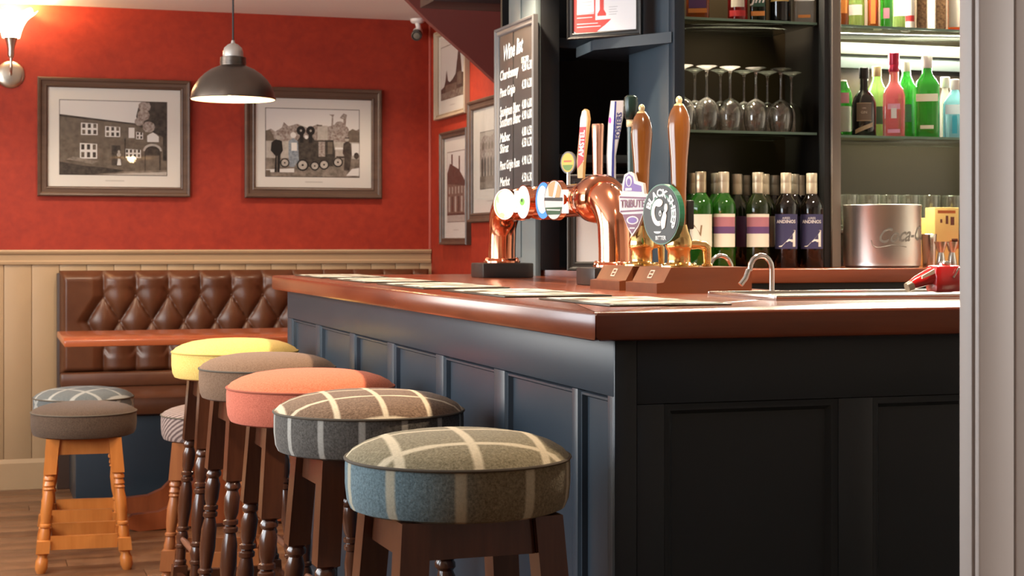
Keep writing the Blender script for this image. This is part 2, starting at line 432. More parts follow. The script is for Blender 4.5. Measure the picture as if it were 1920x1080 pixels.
# sloping bulkhead over the right-hand wall, its red darkened to paint in shade
bpts = [onY(u, v, 6.8) for u, v in ((694, -58), (757, -1), (800, 43), (875, 109), (930, 160), (1012, 236))]
bpoly = [(p.x, p.z) for p in bpts] + [(WALL_X - 0.002, bpts[-1].z), (WALL_X - 0.002, CEIL - 0.002), (bpts[0].x, CEIL - 0.002)]
bpoly = [(min(x, WALL_X - 0.002), min(z, CEIL - 0.002)) for x, z in bpoly]
struct('trim_3', MB().prism(bpoly, lambda u, v, w: (u, w, v), 6.76, 6.8), mat('maroon_paint', (0.17, 0.045, 0.036), 0.7))
struct('trim_4', MB().box(1.62, WALL_X - 0.002, 6.0, 6.2, 2.095, CEIL - 0.002, 0, 0.004), mat('dark_beam', (0.03, 0.012, 0.011), 0.6))
# painted board partition at the right, nearest the camera
PY_ = 1.75
def xat(u, Y): return onY(u, 500, Y).x
tp = bpy.data.objects.new('trim_5', None); COL.objects.link(tp); tp['kind'] = 'structure'
PX_ = xat(1827, PY_)
PDY = onX(1798.5, 500, PX_).y - PY_
MB().box(PX_ + 0.006, 2.1, PY_ + 0.004, PY_ + 0.03, 0, CEIL).build('backing_board', mat('groove_paint', (0.16, 0.12, 0.09), 0.7), tp)
MB().box(PX_, PX_ + 0.02, PY_ + 0.006, PY_ + PDY, 0, CEIL, 0, 0.0015).build('return_board', GREIGE, tp)
for a, b in ((1830, 1897), (1899.5, 1975)):
    MB().box(xat(a, PY_), xat(b, PY_), PY_ - 0.006, PY_ + 0.0035, 0, CEIL, 0, 0.0025).build('board', GREIGE, tp)
MB().box(PX_ + 0.021, 2.1, PY_ + 0.031, PY_ + PDY - 0.001, 0, CEIL).build('stud_core', mat('groove_paint', (0, 0, 0)), tp)
struct('wall_partition', MB().box(2.1, 4.2, PY_, PY_ + 0.12, 0, CEIL), GREIGE)

# ================================================================== BAR
HC = 1.07; TH = 0.047
BX, BY = 0.92, 2.435            # outer corner of the worktop
BEND, INX, INY, BRT = 5.51, 1.755, 3.15, 3.0
wt = thing('bar_worktop', 'varnished reddish wooden bar worktop with rounded corner above the navy bar front', 'worktop', (BX, BY, HC - TH))
def rounded_slab(poly, z0, z1, b):
    """slab with an eased upper and lower edge: poly offset inwards by b"""
    P = [Vector((x, y)) for x, y in poly]; n = len(P); inn = []
    for i in range(n):
        a = (P[i] - P[i - 1]).normalized(); c = (P[(i + 1) % n] - P[i]).normalized()
        na, nc = Vector((-a.y, a.x)), Vector((-c.y, c.x)); q = (na + nc); q = q / (q.length_squared / 2) if q.length_squared > 1e-6 else na
        inn.append(q)
    def off(d): return [P[i] + inn[i] * d for i in range(n)]
    loops = []
    for d, z in ((b, z0), (b * 0.3, z0 + b * 0.3), (0, z0 + b), (0, z1 - b), (b * 0.12, z1 - b * 0.5), (b * 0.4, z1 - b * 0.15), (b, z1)):
        loops.append([(p.x, p.y, z) for p in off(d)])
    return MB().loft(loops)
EPS = 0.0006
cut = 0.012
slabA = [(0.0 + cut, 0), (INX - BX, INX - BX), (INX - BX, BEND - BY), (0.02, BEND - BY), (0, BEND - BY - 0.02), (0, cut)]
# the long run, mitred into the short run at the corner (one run of boards along each edge)
A = [(0, cut * 0.8), (cut * 0.35, cut * 0.25), (INX - BX, INY - BY), (INX - BX, BEND - BY), (0.03, BEND - BY), (0, BEND - BY - 0.03)]
B = [(cut * 0.35 + 0.001, cut * 0.25 - 0.002), (cut * 1.1, 0), (BRT - BX, 0), (BRT - BX, INY - BY), (INX - BX + 0.001, INY - BY - 0.001)]
rounded_slab(A, 0, TH, 0.007).build('long_top', COUNTER, wt)
rounded_slab(B, 0, TH, 0.007).build('end_top', COUNTERX, wt)

bf = thing('bar', 'navy panelled bar front below the wooden worktop', 'bar', (0.97, 2.475, 0))
OX, OY = 0.97, 2.475
ZR = onX(1069, 725, OX).z       # underside of top rail
ZTOP = HC - TH - 0.001
def yat(u): return onX(u, 700, OX).y
FAR = yat(539)
rec = 0.014
Lf = lambda u, v, w: (-w, u - OY, v)          # left face, u = world y, w = outwards
cells = [(1146, 1083), (1072, 946), (926, 831), (817, 738), (726, 664.5), (655, 600), (592, 547)]
MB().box(rec + 0.02, 0.10, 0.02, FAR - OY, 0.0, ZTOP - 0.002).build('carcass', DARK, bf)
MB().box(0, rec + 0.02, 0.0, FAR - OY, ZR, ZTOP, 0, 0.0015).build('rail', NAVY, bf)
MB().box(0, rec + 0.02, 0.0, FAR - OY, 0.0, 0.14, 0, 0.0015).build('skirting', NAVY, bf)
edges = []
for a, b in cells: edges.append((yat(a), yat(b)))
prev = OY + 0.002
MB_ = []
for i, (y0, y1) in enumerate(edges):
    if y0 - prev > 0.006:
        MB().box(0, rec + 0.02, prev - OY, y0 - OY, 0.14, ZR - 0.0005, 0, 0.0015).build('stile', NAVY, bf)
    MB().box(rec, rec + 0.019, y0 - OY + 0.0005, y1 - OY - 0.0005, 0.1405, ZR - 0.001).build('panel', NAVY, bf)
    # bolection moulding round the recess
    mo = MB(); t = 0.012
    p2 = [(0.001, 0), (0.005, 0.004), (0.005, 0.008), (rec, t)]
    y0l, y1l = y0 - OY + 0.0005, y1 - OY - 0.0005; z0l, z1l = 0.1405, ZR - 0.001
    loops = []
    for w, d in p2: loops.append([(w, y0l + d, z0l + d), (w, y1l - d, z0l + d), (w, y1l - d, z1l - d), (w, y0l + d, z1l - d)])
    mo.loft(loops, 0, False, False).build('moulding', NAVY, bf)
    prev = y1
if FAR - prev > 0.004: MB().box(0, rec + 0.02, prev - OY, FAR - OY, 0.14, ZR - 0.0005, 0, 0.0015).build('stile', NAVY, bf)
MB().box(0.02, INX - OX - 0.05, FAR - OY - 0.02, FAR - OY, 0, ZTOP - 0.002, 0).build('end_board', NAVY, bf)
# end facing the camera
ENDM = mat('navy_paint_end', (0.026, 0.027, 0.027), 0.40, col2=(0.031, 0.031, 0.030), scale=3.0)
XE = BRT - 0.03
xr = lambda u: onY(u, 760, OY).x - OX
ze = onY(1400, 752, OY).z
MB().box(0.02, XE - OX, 0.03, 0.10, 0, ZTOP - 0.002).build('carcass', DARK, bf)
MB().box(0.0007, xr(1193), -0.003, 0.03, 0, ZTOP - 0.0005, 0, 0.002).build('corner_post', NAVY, bf)
MB().box(xr(1193) + 0.001, XE - OX, 0, 0.03, ze, ZTOP, 0, 0.0015).build('rail', NAVY, bf)
MB().box(xr(1193) + 0.001, XE - OX, 0, 0.03, 0, 0.14, 0, 0.0015).build('skirting', NAVY, bf)
pw = xr(1572) - xr(1246); sw = xr(1637) - xr(1572); x = xr(1246)
MB().box(xr(1193) + 0.001, x, 0, 0.03, 0.14, ze - 0.0005, 0, 0.0015).build('stile', NAVY, bf)
while x < XE - OX - 0.05:
    x1 = min(x + pw, XE - OX - 0.001)
    MB().box(x + 0.0005, x1 - 0.0005, rec, rec + 0.015, 0.1405, ze - 0.001).build('panel', NAVY, bf)
    mo = MB(); loops = []
    for w, d in ((0.001, 0), (0.004, 0.006), (0.004, 0.011), (rec, 0.018)):
        loops.append([(x + 0.0005 + d, w, 0.1405 + d), (x1 - 0.0005 - d, w, 0.1405 + d), (x1 - 0.0005 - d, w, ze - 0.001 - d), (x + 0.0005 + d, w, ze - 0.001 - d)])
    mo.loft(loops, 0, False, False).build('moulding', NAVY, bf)
    if x1 + sw < XE - OX: MB().box(x1, x1 + sw, 0, 0.03, 0.14, ze - 0.0005, 0, 0.0015).build('stile', NAVY, bf)
    x = x1 + sw

# towel mats and drip trays lying on the worktop
TGLARE = mat('bar_towel_cloth', (0.78, 0.74, 0.64), 0.33, col2=(0.10, 0.075, 0.045), scale=11.0, stretch=(1, 1, 1), lo=0.44, hi=0.56)  # cream cloth whitened with painted worktop glare; dark patches are print
TBORD = mat('bar_mat_border', (0.05, 0.045, 0.03), 0.35)
def bar_mat(label, x0, x1, y0, y1):
    t = thing('bar_mat', label, 'bar mat', ((x0 + x1) / 2, (y0 + y1) / 2, HC + 0.0003), 0, 'mats along the front edge of the worktop')
    a, b = (x1 - x0) / 2, (y1 - y0) / 2
    MB().box(-a, a, -b, b, 0, 0.003, 0, 0.001).build('border', TBORD, t)
    MB().box(-a + 0.012, a - 0.012, -b + 0.012, b - 0.012, 0.003, 0.0042).build('pad', TGLARE, t)
bar_mat('pale bar mat at the far end of the worktop, farthest from the corner', 0.985, 1.20, 4.98, 5.42)
bar_mat('pale bar mat second from the far end of the worktop', 0.985, 1.20, 4.36, 4.84)
bar_mat('pale bar mat midway along the worktop, left of the copper beer font', 0.985, 1.20, 3.74, 4.22)
bar_mat('pale bar mat on the worktop in front of the two hand pumps', 0.99, 1.22, 3.12, 3.60)
bar_mat('pale bar mat nearest the worktop corner', 1.02, 1.25, 2.62, 3.0)
dt = thing('drip_tray', 'shallow steel drip tray along the inner edge of the worktop', 'tray', (1.95, 2.96, HC + 0.0003))
MB().box(-0.52, 0.52, -0.155, 0.155, 0, 0.003).build('base', STEEL, dt)
tr = MB()
for a in ((-0.52, 0.52, -0.155, -0.148), (-0.52, 0.52, 0.148, 0.155), (-0.52, -0.513, -0.148, 0.148), (0.513, 0.52, -0.148, 0.148)): tr.box(*a, 0.003, 0.009, 0, 0.001)
tr.build('rim', STEEL, dt)

# ================================================================== STOOLS
def cushion(r, z0, z1, dome, n=48):
    """upholstered round seat: UV in metres; returns (side, top) builders"""
    side = MB(True); prof = [(r * 0.90, z0), (r * 0.955, z0 + 0.004), (r * 0.985, z0 + 0.016), (r, z0 + 0.04), (r * 1.0, z1 - 0.012), (r * 0.995, z1)]
    for i in range(len(prof) - 1):
        for k in range(n):
            a0, a1 = 2 * PI * k / n, 2 * PI * (k + 1) / n
            (ra, za), (rb, zb) = prof[i], prof[i + 1]
            vs = [(ra * math.cos(a0), ra * math.sin(a0), za), (ra * math.cos(a1), ra * math.sin(a1), za), (rb * math.cos(a1), rb * math.sin(a1), zb), (rb * math.cos(a0), rb * math.sin(a0), zb)]
            side.add(vs, [(0, 1, 2, 3)], 0, [[(a0 * r, za), (a1 * r, za), (a1 * r, zb), (a0 * r, zb)]])
    # dark underside
    side.add([(r * 0.90 * math.cos(2 * PI * k / n), r * 0.90 * math.sin(2 * PI * k / n), z0) for k in range(n)], [list(range(n))], 0)
    top = MB(True); rings = [(r * 1.0, 0), (r * 0.94, 0.30), (r * 0.84, 0.55), (r * 0.7, 0.76), (r * 0.5, 0.91), (r * 0.28, 0.98), (r * 0.06, 1.0)]
    vs = []; fs = []; uv = []
    for rr, h in rings:
        for k in range(n): vs.append((rr * math.cos(2 * PI * k / n), rr * math.sin(2 * PI * k / n), z1 + dome * h))
    for i in range(len(rings) - 1):
        for k in range(n):
            f = (i * n + k, i * n + (k + 1) % n, (i + 1) * n + (k + 1) % n, (i + 1) * n + k); fs.append(f); uv.append([(vs[q][0], vs[q][1]) for q in f])
    f = [(len(rings) - 1) * n + k for k in range(n)]; fs.append(f); uv.append([(vs[q][0], vs[q][1]) for q in f])
    top.add(vs, fs, 0, uv)
    pip = MB(); loops = []
    pr = [(r * 1.0 + 0.0026 * math.cos(t), z1 + 0.0026 * math.sin(t)) for t in [2 * PI * j / 6 for j in range(7)]]
    pip.lathe(pr, n, None, 0, False)
    return side, top, pip

def turned_leg(xt, yt, xb, yb, zt, secs, n=16):
    """one leg: square and turned lengths on a raking axis"""
    loops = []
    for z, kind, s in secs:
        k = (zt - z) / zt; cx, cy = xt + (xb - xt) * k, yt + (yb - yt) * k
        lp = []
        for j in range(n):
            a = 2 * PI * (j + 0.5) / n; c, sn = math.cos(a), math.sin(a)
            if kind == 's':
                q = max(abs(c), abs(sn)); c, sn = c / q, sn / q
                # keep the corner points at the corners
                if abs(abs(c) - abs(sn)) < 0.45 and min(abs(c), abs(sn)) > 0.6: c, sn = math.copysign(1, c), math.copysign(1, sn)
            lp.append((cx + s * c, cy + s * sn, z))
        loops.append(lp)
    return MB().loft(loops)

def make_stool(name, label, cat, loc, rz, r, zrim, dome, zseat, seat_top, seat_side, pipem, woodm, tall, group=None, at=0.105, ab=0.160):
    t = thing(name, label, cat, loc, rz, group)
    side, top, pip = cushion(r, zseat, zrim, dome)
    side.build('seat_side', seat_side, t); top.build('seat_top', seat_top, t); pip.build('piping', pipem, t)
    h = zseat
    if tall:
        secs = [(h, 's', .0225), (h - .20, 's', .0225), (h - .206, 'c', .017), (h - .212, 'c', .0205), (h - .220, 'c', .0205), (h - .227, 'c', .0145), (h - .245, 'c', .0205), (h - .285, 'c', .0185), (h - .300, 'c', .0135),
                (h - .303, 'c', .0195), (h - .313, 'c', .0195), (h - .317, 'c', .014), (h - .322, 'c', .0195), (h - .332, 'c', .0195), (h - .336, 'c', .0145), (h - .365, 'c', .0205), (h - .42, 'c', .0215), (h - .475, 'c', .0155),
                (h - .479, 'c', .0205), (h - .487, 'c', .0205), (h - .492, 'c', .0150), (h - .510, 'c', .0200), (h - .530, 'c', .0160), (h - .533, 'c', .0200), (h - .540, 'c', .0200), (h - .545, 'c', .0150),
                (h - .580, 'c', .0165), (h - .585, 'c', .0205), (h - .592, 'c', .0205), (h - .597, 'c', .019), (h - .600, 's', .0225), (.055, 's', .0225), (.052, 'c', .016), (.045, 'c', .015), (.035, 'c', .022), (.012, 'c', .022), (0.0, 'c', .014)]
    else:
        secs = [(h, 's', .0225), (h - .125, 's', .0225), (h - .130, 'c', .017), (h - .137, 'c', .021), (h - .145, 'c', .021), (h - .150, 'c', .016), (h - .165, 'c', .020), (h - .172, 'c', .016), (h - .178, 'c', .020), (h - .184, 'c', .0155),
                (h - .22, 'c', .021), (h - .27, 'c', .0195), (h - .300, 'c', .0155), (h - .304, 'c', .020), (h - .311, 'c', .020), (h - .316, 'c', .0155), (h - .345, 'c', .020), (h - .357, 'c', .019), (h - .360, 's', .0235),
                (.072, 's', .0235), (.066, 'c', .017), (.058, 'c', .016), (.045, 'c', .022), (.018, 'c', .0225), (0.0, 'c', .015)]
    secs = [q for q in secs]
    zs = [q[0] for q in secs]
    for i in range(1, len(secs)):
        if secs[i][0] >= secs[i - 1][0]: secs[i] = (secs[i - 1][0] - 0.0008, secs[i][1], secs[i][2])
    for sx, sy in ((-1, -1), (1, -1), (1, 1), (-1, 1)):
        turned_leg(sx * at, sy * at, sx * ab, sy * ab, h, secs).build('leg', woodm, t, angle=32)
    def pos(z): return at + (ab - at) * (h - z) / h
    za, zb = h - 0.002, h - 0.058
    for i in range(4):
        a0 = pos(za) - 0.0235; b0 = pos(zb) - 0.0235; th = 0.008
        c1, c0 = pos(za), pos(zb)
        vs = [(-b0, -c0 - th, zb), (b0, -c0 - th, zb), (b0, -c0 + th, zb), (-b0, -c0 + th, zb), (-a0, -c1 - th, za), (a0, -c1 - th, za), (a0, -c1 + th, za), (-a0, -c1 + th, za)]
        rot = Matrix.Rotation(i * PI / 2, 3, 'Z')
        MB().add([rot @ Vector(v) for v in vs], [(0, 3, 2, 1), (4, 5, 6, 7), (0, 1, 5, 4), (1, 2, 6, 5), (2, 3, 7, 6), (3, 0, 4, 7)]).build('apron', woodm, t)
    zm = 0.105 if not tall else 0.115; hh = 0.024 if not tall else 0.03
    for i in range(4):
        c = pos(zm); a0 = c - 0.0245; rot = Matrix.Rotation(i * PI / 2, 3, 'Z'); b = MB()
        vs = [(x, y, z) for z in (zm - hh, zm + hh) for y in (-c - 0.009, -c + 0.009) for x in (-a0, a0)]
        b.add([rot @ Vector(v) for v in vs], [(0, 2, 3, 1), (4, 5, 7, 6), (0, 1, 5, 4), (2, 6, 7, 3), (0, 4, 6, 2), (1, 3, 7, 5)]).build('stretcher', woodm, t)
    if tall:
        zd = h - 0.515; c = pos(zd)
        for sx in (-1, 1):
            MB().tube([(sx * c, -c + 0.018, zd), (sx * c, -c * 0.4, zd), (sx * c, c * 0.4, zd), (sx * c, c - 0.018, zd)], [0.008, 0.0105, 0.0105, 0.008], 12).build('footrest', mat('worn_footrest_wood', (0.20, 0.085, 0.050), 0.3), t)
    return t

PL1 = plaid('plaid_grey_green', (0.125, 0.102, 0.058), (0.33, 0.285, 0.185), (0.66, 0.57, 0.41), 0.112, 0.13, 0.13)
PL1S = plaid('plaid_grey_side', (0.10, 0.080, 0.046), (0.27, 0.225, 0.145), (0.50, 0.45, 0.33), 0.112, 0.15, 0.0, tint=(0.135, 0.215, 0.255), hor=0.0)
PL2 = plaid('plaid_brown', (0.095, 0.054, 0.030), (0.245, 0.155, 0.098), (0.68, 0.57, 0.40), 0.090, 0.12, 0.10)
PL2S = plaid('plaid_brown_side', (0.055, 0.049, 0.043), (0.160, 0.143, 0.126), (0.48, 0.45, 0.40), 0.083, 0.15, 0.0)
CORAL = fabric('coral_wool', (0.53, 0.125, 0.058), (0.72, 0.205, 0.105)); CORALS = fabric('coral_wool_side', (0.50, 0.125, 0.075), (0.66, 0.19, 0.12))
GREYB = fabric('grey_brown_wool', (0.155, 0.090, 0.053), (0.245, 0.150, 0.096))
YELL = fabric('yellow_wool', (0.70, 0.46, 0.115), (0.86, 0.62, 0.20))
CHAR = fabric('charcoal_wool', (0.060, 0.038, 0.025), (0.112, 0.074, 0.052))
PIPD = mat('dark_piping', (0.10, 0.08, 0.058), 0.9)
def stool_at(u, vrim, zrim):
    p = onZ(u, vrim, zrim); return (p.x, p.y, 0), (p - CAM).dot(F_)
ZR_ = 0.844
rows = [
    ('plaid_near', 858.5, 855, 214.5, PL1, PL1S, PIPD, 'bar stool with grey-green and blue-grey checked seat, nearest of the row', 2),
    ('plaid_brown', 692, 769, 180.5, PL2, PL2S, PIPD, 'bar stool with brown checked seat and cream lines, behind the grey-green one', 3),
    ('coral', 583, 724.5, 159, CORAL, CORALS, mat('coral_piping', (0.36, 0.09, 0.05), 0.9), 'bar stool with plain coral pink seat, third in the row', 1),
    ('grey', 501.5, 689, 129, GREYB, GREYB, PIPD, 'bar stool with plain grey-brown seat between the coral and yellow ones', 4),
    ('yellow', 441, 658.5, 119, YELL, YELL, mat('yellow_piping', (0.58, 0.38, 0.10), 0.9), 'bar stool with plain yellow seat, farthest of the row', 2),
]
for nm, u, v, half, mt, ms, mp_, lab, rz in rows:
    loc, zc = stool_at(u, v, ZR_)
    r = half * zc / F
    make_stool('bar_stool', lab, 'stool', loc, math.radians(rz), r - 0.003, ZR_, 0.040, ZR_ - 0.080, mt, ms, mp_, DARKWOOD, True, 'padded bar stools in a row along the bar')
ZL = 0.56
PL3 = plaid('plaid_slate', (0.085, 0.095, 0.098), (0.15, 0.16, 0.16), (0.36, 0.36, 0.33), 0.095, 0.16, 0.7)
def stripes():
    t = NT('striped_tweed'); sx = t.n.new('ShaderNodeSeparateXYZ'); t.link(t.coord('Object'), sx.inputs[0])
    s = t.math('ADD', sx.outputs[2], t.math('MULTIPLY', sx.outputs[1], 0.9))
    f = t.math('GREATER_THAN', t.math('FRACT', t.math('DIVIDE', s, 0.016)), 0.5)
    w = t.noise(t.coord('Object'), 300, 2)
    t.link(t.mix(t.math('MULTIPLY', f, t.math('ADD', 0.4, w)), (0.10, 0.065, 0.060), (0.34, 0.26, 0.23)), t.p.inputs['Base Color']); t.p.inputs['Roughness'].default_value = 0.95
    return t.m
STR = stripes()
lx = onZ(157.5, 771, ZL); zc = (lx - CAM).dot(F_)
make_stool('low_stool', 'low stool with dark brown-grey seat and honey-coloured turned legs', 'stool', (lx.x, lx.y, 0), math.radians(-3), 96.5 * zc / F, ZL, 0.035, ZL - 0.085, CHAR, CHAR, PIPD, ORANGEWOOD, False, 'low stools at the wooden table', 0.108, 0.150)
l2 = onZ(157, 744, ZL); zc = (l2 - CAM).dot(F_)
make_stool('low_stool', 'low stool with slate checked seat, behind the dark brown-grey one', 'stool', (l2.x, l2.y, 0), math.radians(-6), 92 * zc / F, ZL, 0.04, ZL - 0.085, PL3, PL3, PIPD, ORANGEWOOD, False, 'low stools at the wooden table', 0.108, 0.150)
l3 = (0.765, 5.74, 0)
make_stool('low_stool', 'low stool with thin striped tweed seat, half hidden behind the bar stools', 'stool', l3, math.radians(-14), 0.185, 0.585, 0.035, 0.50, STR, STR, PIPD, wood('brown_stool_wood', (0.28, 0.085, 0.026), (0.40, 0.14, 0.045), 0.3, 2, 2.0, coat=0.2), False, 'low stools at the wooden table', 0.108, 0.150)

# ================================================================== BENCH AND TABLE
bxl = onY(113, 600, 8.06).x
be = thing('bench', 'brown leather bench with buttoned back along the panelled wall', 'bench', (bxl, 7.85, 0))
BL = WALL_X - 0.03 - bxl
zb0, zb1 = 0.55, onY(300, 507, 8.06).z
sp = 57.0 / F * 8.0 / 0.965; z1r = onY(300, 555, 8.06).z - zb0; dzr = 0.122
x0r = onY(195, 555, 8.06).x - bxl
def puff(x, z):
    hh = zb1 - zb0
    p = (x - x0r) / sp + (z - z1r) / (2 * dzr); q = (x - x0r) / sp - (z - z1r) / (2 * dzr)
    dia = (abs(math.sin(PI * p)) * abs(math.sin(PI * q))) ** 0.42
    ple = abs(math.sin(PI * (x - x0r) / sp)) ** 0.5
    if z > z1r: k = min(1, (z - z1r) / 0.05); val = dia * (1 - k) + ple * k
    elif z < z1r - 2 * dzr: k = min(1, (z1r - 2 * dzr - z) / 0.05); val = dia * (1 - k) + ple * k
    else: val = dia
    zz = (z1r - z) / dzr
    xb = x0r - sp / 2 * max(0.0, 1 - abs(zz - 1))
    if x < xb: val = min(1, (xb - x) / 0.05) ** 0.5
    e = min(1, z / 0.03, (hh - z) / 0.045, x / 0.03, (BL - x) / 0.03); e = math.sin(max(0, e) * PI / 2)
    return 0.055 * e * (0.25 + 0.75 * val)
g = MB(); nx, nz = 300, 66; vs = []
for j in range(nz + 1):
    for i in range(nx + 1):
        x = BL * i / nx; z = (zb1 - zb0) * j / nz
        vs.append((x, 0.28 - puff(x, z), zb0 + z))
fs = [(j * (nx + 1) + i, j * (nx + 1) + i + 1, (j + 1) * (nx + 1) + i + 1, (j + 1) * (nx + 1) + i) for j in range(nz) for i in range(nx)]
g.add(vs, fs); g.build('backrest', LEATHER, be, angle=180)
MB().box(-0.012, BL, 0.281, 0.333, 0.0, zb1 - 0.012, 0, 0.004).build('back_board', mat('bench_board', (0.045, 0.022, 0.014), 0.5), be)
btn = MB().lathe([(0.0, 0.0055), (0.006, 0.005), (0.010, 0.003), (0.011, 0.0)], 10, lambda x, y, z: (x, -z, y)).mesh('button', LEATHER)
bk = [o for o in be.children if o.name.startswith('backrest')][0]
for rr in range(3):
    x = x0r + (sp / 2 if rr == 1 else 0) - (sp if rr == 1 else 0); zz = z1r - rr * dzr
    if rr == 1 and x < 0.02: x += sp
    while x < BL - 0.05:
        if x > 0.02:
            o = bpy.data.objects.new('button', btn); COL.objects.link(o); o.parent = bk; o.location = (x, 0.28 - puff(x, zz) - 0.001, zb0 + zz)
        x += sp
MB().box(0.0, BL, -0.33, 0.279, 0.40, 0.49, 0, 0.03).build('seat', LEATHER, be)
MB().box(0.0, BL, 0.20, 0.28, 0.489, 0.56, 0, 0.015).build('lower_pad', LEATHER, be)
MB().box(0.045, BL, -0.29, 0.28, 0.0, 0.40, 0, 0.003).build('base', NAVY, be)

tX0, tX1, tY0, tY1, tz = 0.305, 1.72, 6.77, 7.48, 0.79
tb = thing('pub_table', 'reddish wooden table with scrolled feet in front of the leather bench', 'table', ((tX0 + tX1) / 2, (tY0 + tY1) / 2, 0))
hx, hy = (tX1 - tX0) / 2, (tY1 - tY0) / 2
MB().box(-hx, hx, -hy, hy, tz - 0.028, tz, 0, 0.006).build('tabletop', TABLEWOOD, tb)
LEGW = wood('table_leg_wood', (0.20, 0.050, 0.018), (0.30, 0.080, 0.028), 0.28, 2, 1.6, coat=0.3)
foot = [(0.03, 0.02), (0.41, 0.0), (0.45, 0.012), (0.455, 0.045), (0.435, 0.068), (0.395, 0.070), (0.33, 0.075), (0.27, 0.10), (0.22, 0.15), (0.17, 0.215), (0.10, 0.25), (0.03, 0.26)]
for dy in (-0.26, 0.20):
    MB().lathe([(0.05, 0.0), (0.05, 0.10), (0.055, 0.14), (0.045, 0.18), (0.040, 0.24), (0.055, 0.34), (0.045, 0.46), (0.038, 0.52), (0.055, 0.56), (0.055, 0.60), (0.04, 0.64), (0.06, 0.74), (0.06, tz - 0.03)], 24, lambda x, y, z, dy=dy: (x, y + dy, z)).build('column', LEGW, tb)
    for sx in (-1, 1):
        MB().prism(foot, lambda u, v, w, sx=sx, dy=dy: (sx * u, w + dy, v), -0.025, 0.025).build('foot', LEGW, tb)
# ================================================================== PICTURES
def frame_mesh(w, h, wid, dep, fn, m=0):
    """mitred moulding round a w x h opening centre (0,0), outer size w x h"""
    prof = [(0, 0), (0, dep * 0.8), (wid * 0.12, dep), (wid * 0.30, dep * 0.92), (wid * 0.42, dep * 0.70), (wid * 0.72, dep * 0.62), (wid * 0.80, dep * 0.72), (wid * 0.90, dep * 0.66), (wid, dep * 0.45), (wid, 0)]
    loops = []
    for d, z in prof:
        loops.append([fn(-w / 2 + d, -h / 2 + d, z), fn(w / 2 - d, -h / 2 + d, z), fn(w / 2 - d, h / 2 - d, z), fn(-w / 2 + d, h / 2 - d, z)])
    loops.append(loops[0])
    return MB().loft(loops, m, False, False)
PMATS = [PW, PL, PM, PD, PG, PT, PB, PK]
def picture(name, label, o, n, w, h, wid, mount_in, draw, fm=FRAMEW, cat='picture', dep=0.03, group='framed old photographs on the red walls', capt=True):
    """o: centre on the wall; mount_in: (l, r, t, b) mount widths inside the frame"""
    t = thing(name, label, cat, (o[0], o[1], o[2]), 0, group)
    fn = plane_fn((0, 0, 0), n)
    frame_mesh(w, h, wid, dep, fn).build('frame', fm, t, angle=20)
    iw, ih = w / 2 - wid + 0.004, h / 2 - wid + 0.004
    MB().prism(rect(-iw, -ih, iw, ih), fn, 0.002, 0.008).build('mount', MOUNT, t)
    l, r, tp_, bt = mount_in
    x0, x1, y0, y1 = -w / 2 + wid + l, w / 2 - wid - r, -h / 2 + wid + bt, h / 2 - wid - tp_
    pr = MB(); lay = [0]
    def P(pts, m):
        lay[0] += 1; z = 0.0081 + lay[0] * 0.00006
        q = [(x0 + (x1 - x0) * min(1, max(0, a)), y0 + (y1 - y0) * min(1, max(0, b))) for a, b in pts]
        pr.add([fn(a, b, z) for a, b in q], [list(range(len(q)))], m)
    MBk = MB().prism(rect(x0 - 0.003, y0 - 0.003, x1 + 0.003, y1 + 0.003), fn, 0.0080, 0.0081); MBk.build('mount_line', PD, t)
    draw(P); pr.build('print', PMATS, t, smooth=False)
    if capt:
        MB().prism(rect(-0.045, y0 - bt * 0.55, 0.045, y0 - bt * 0.55 + 0.006), fn, 0.008, 0.0083).build('caption_line', mat('faint_ink', (0.60, 0.57, 0.52), 0.8), t)
    MB().prism(rect(-iw, -ih, iw, ih), fn, 0.0115, 0.0125).build('glass_pane', PANE, t)
    return t
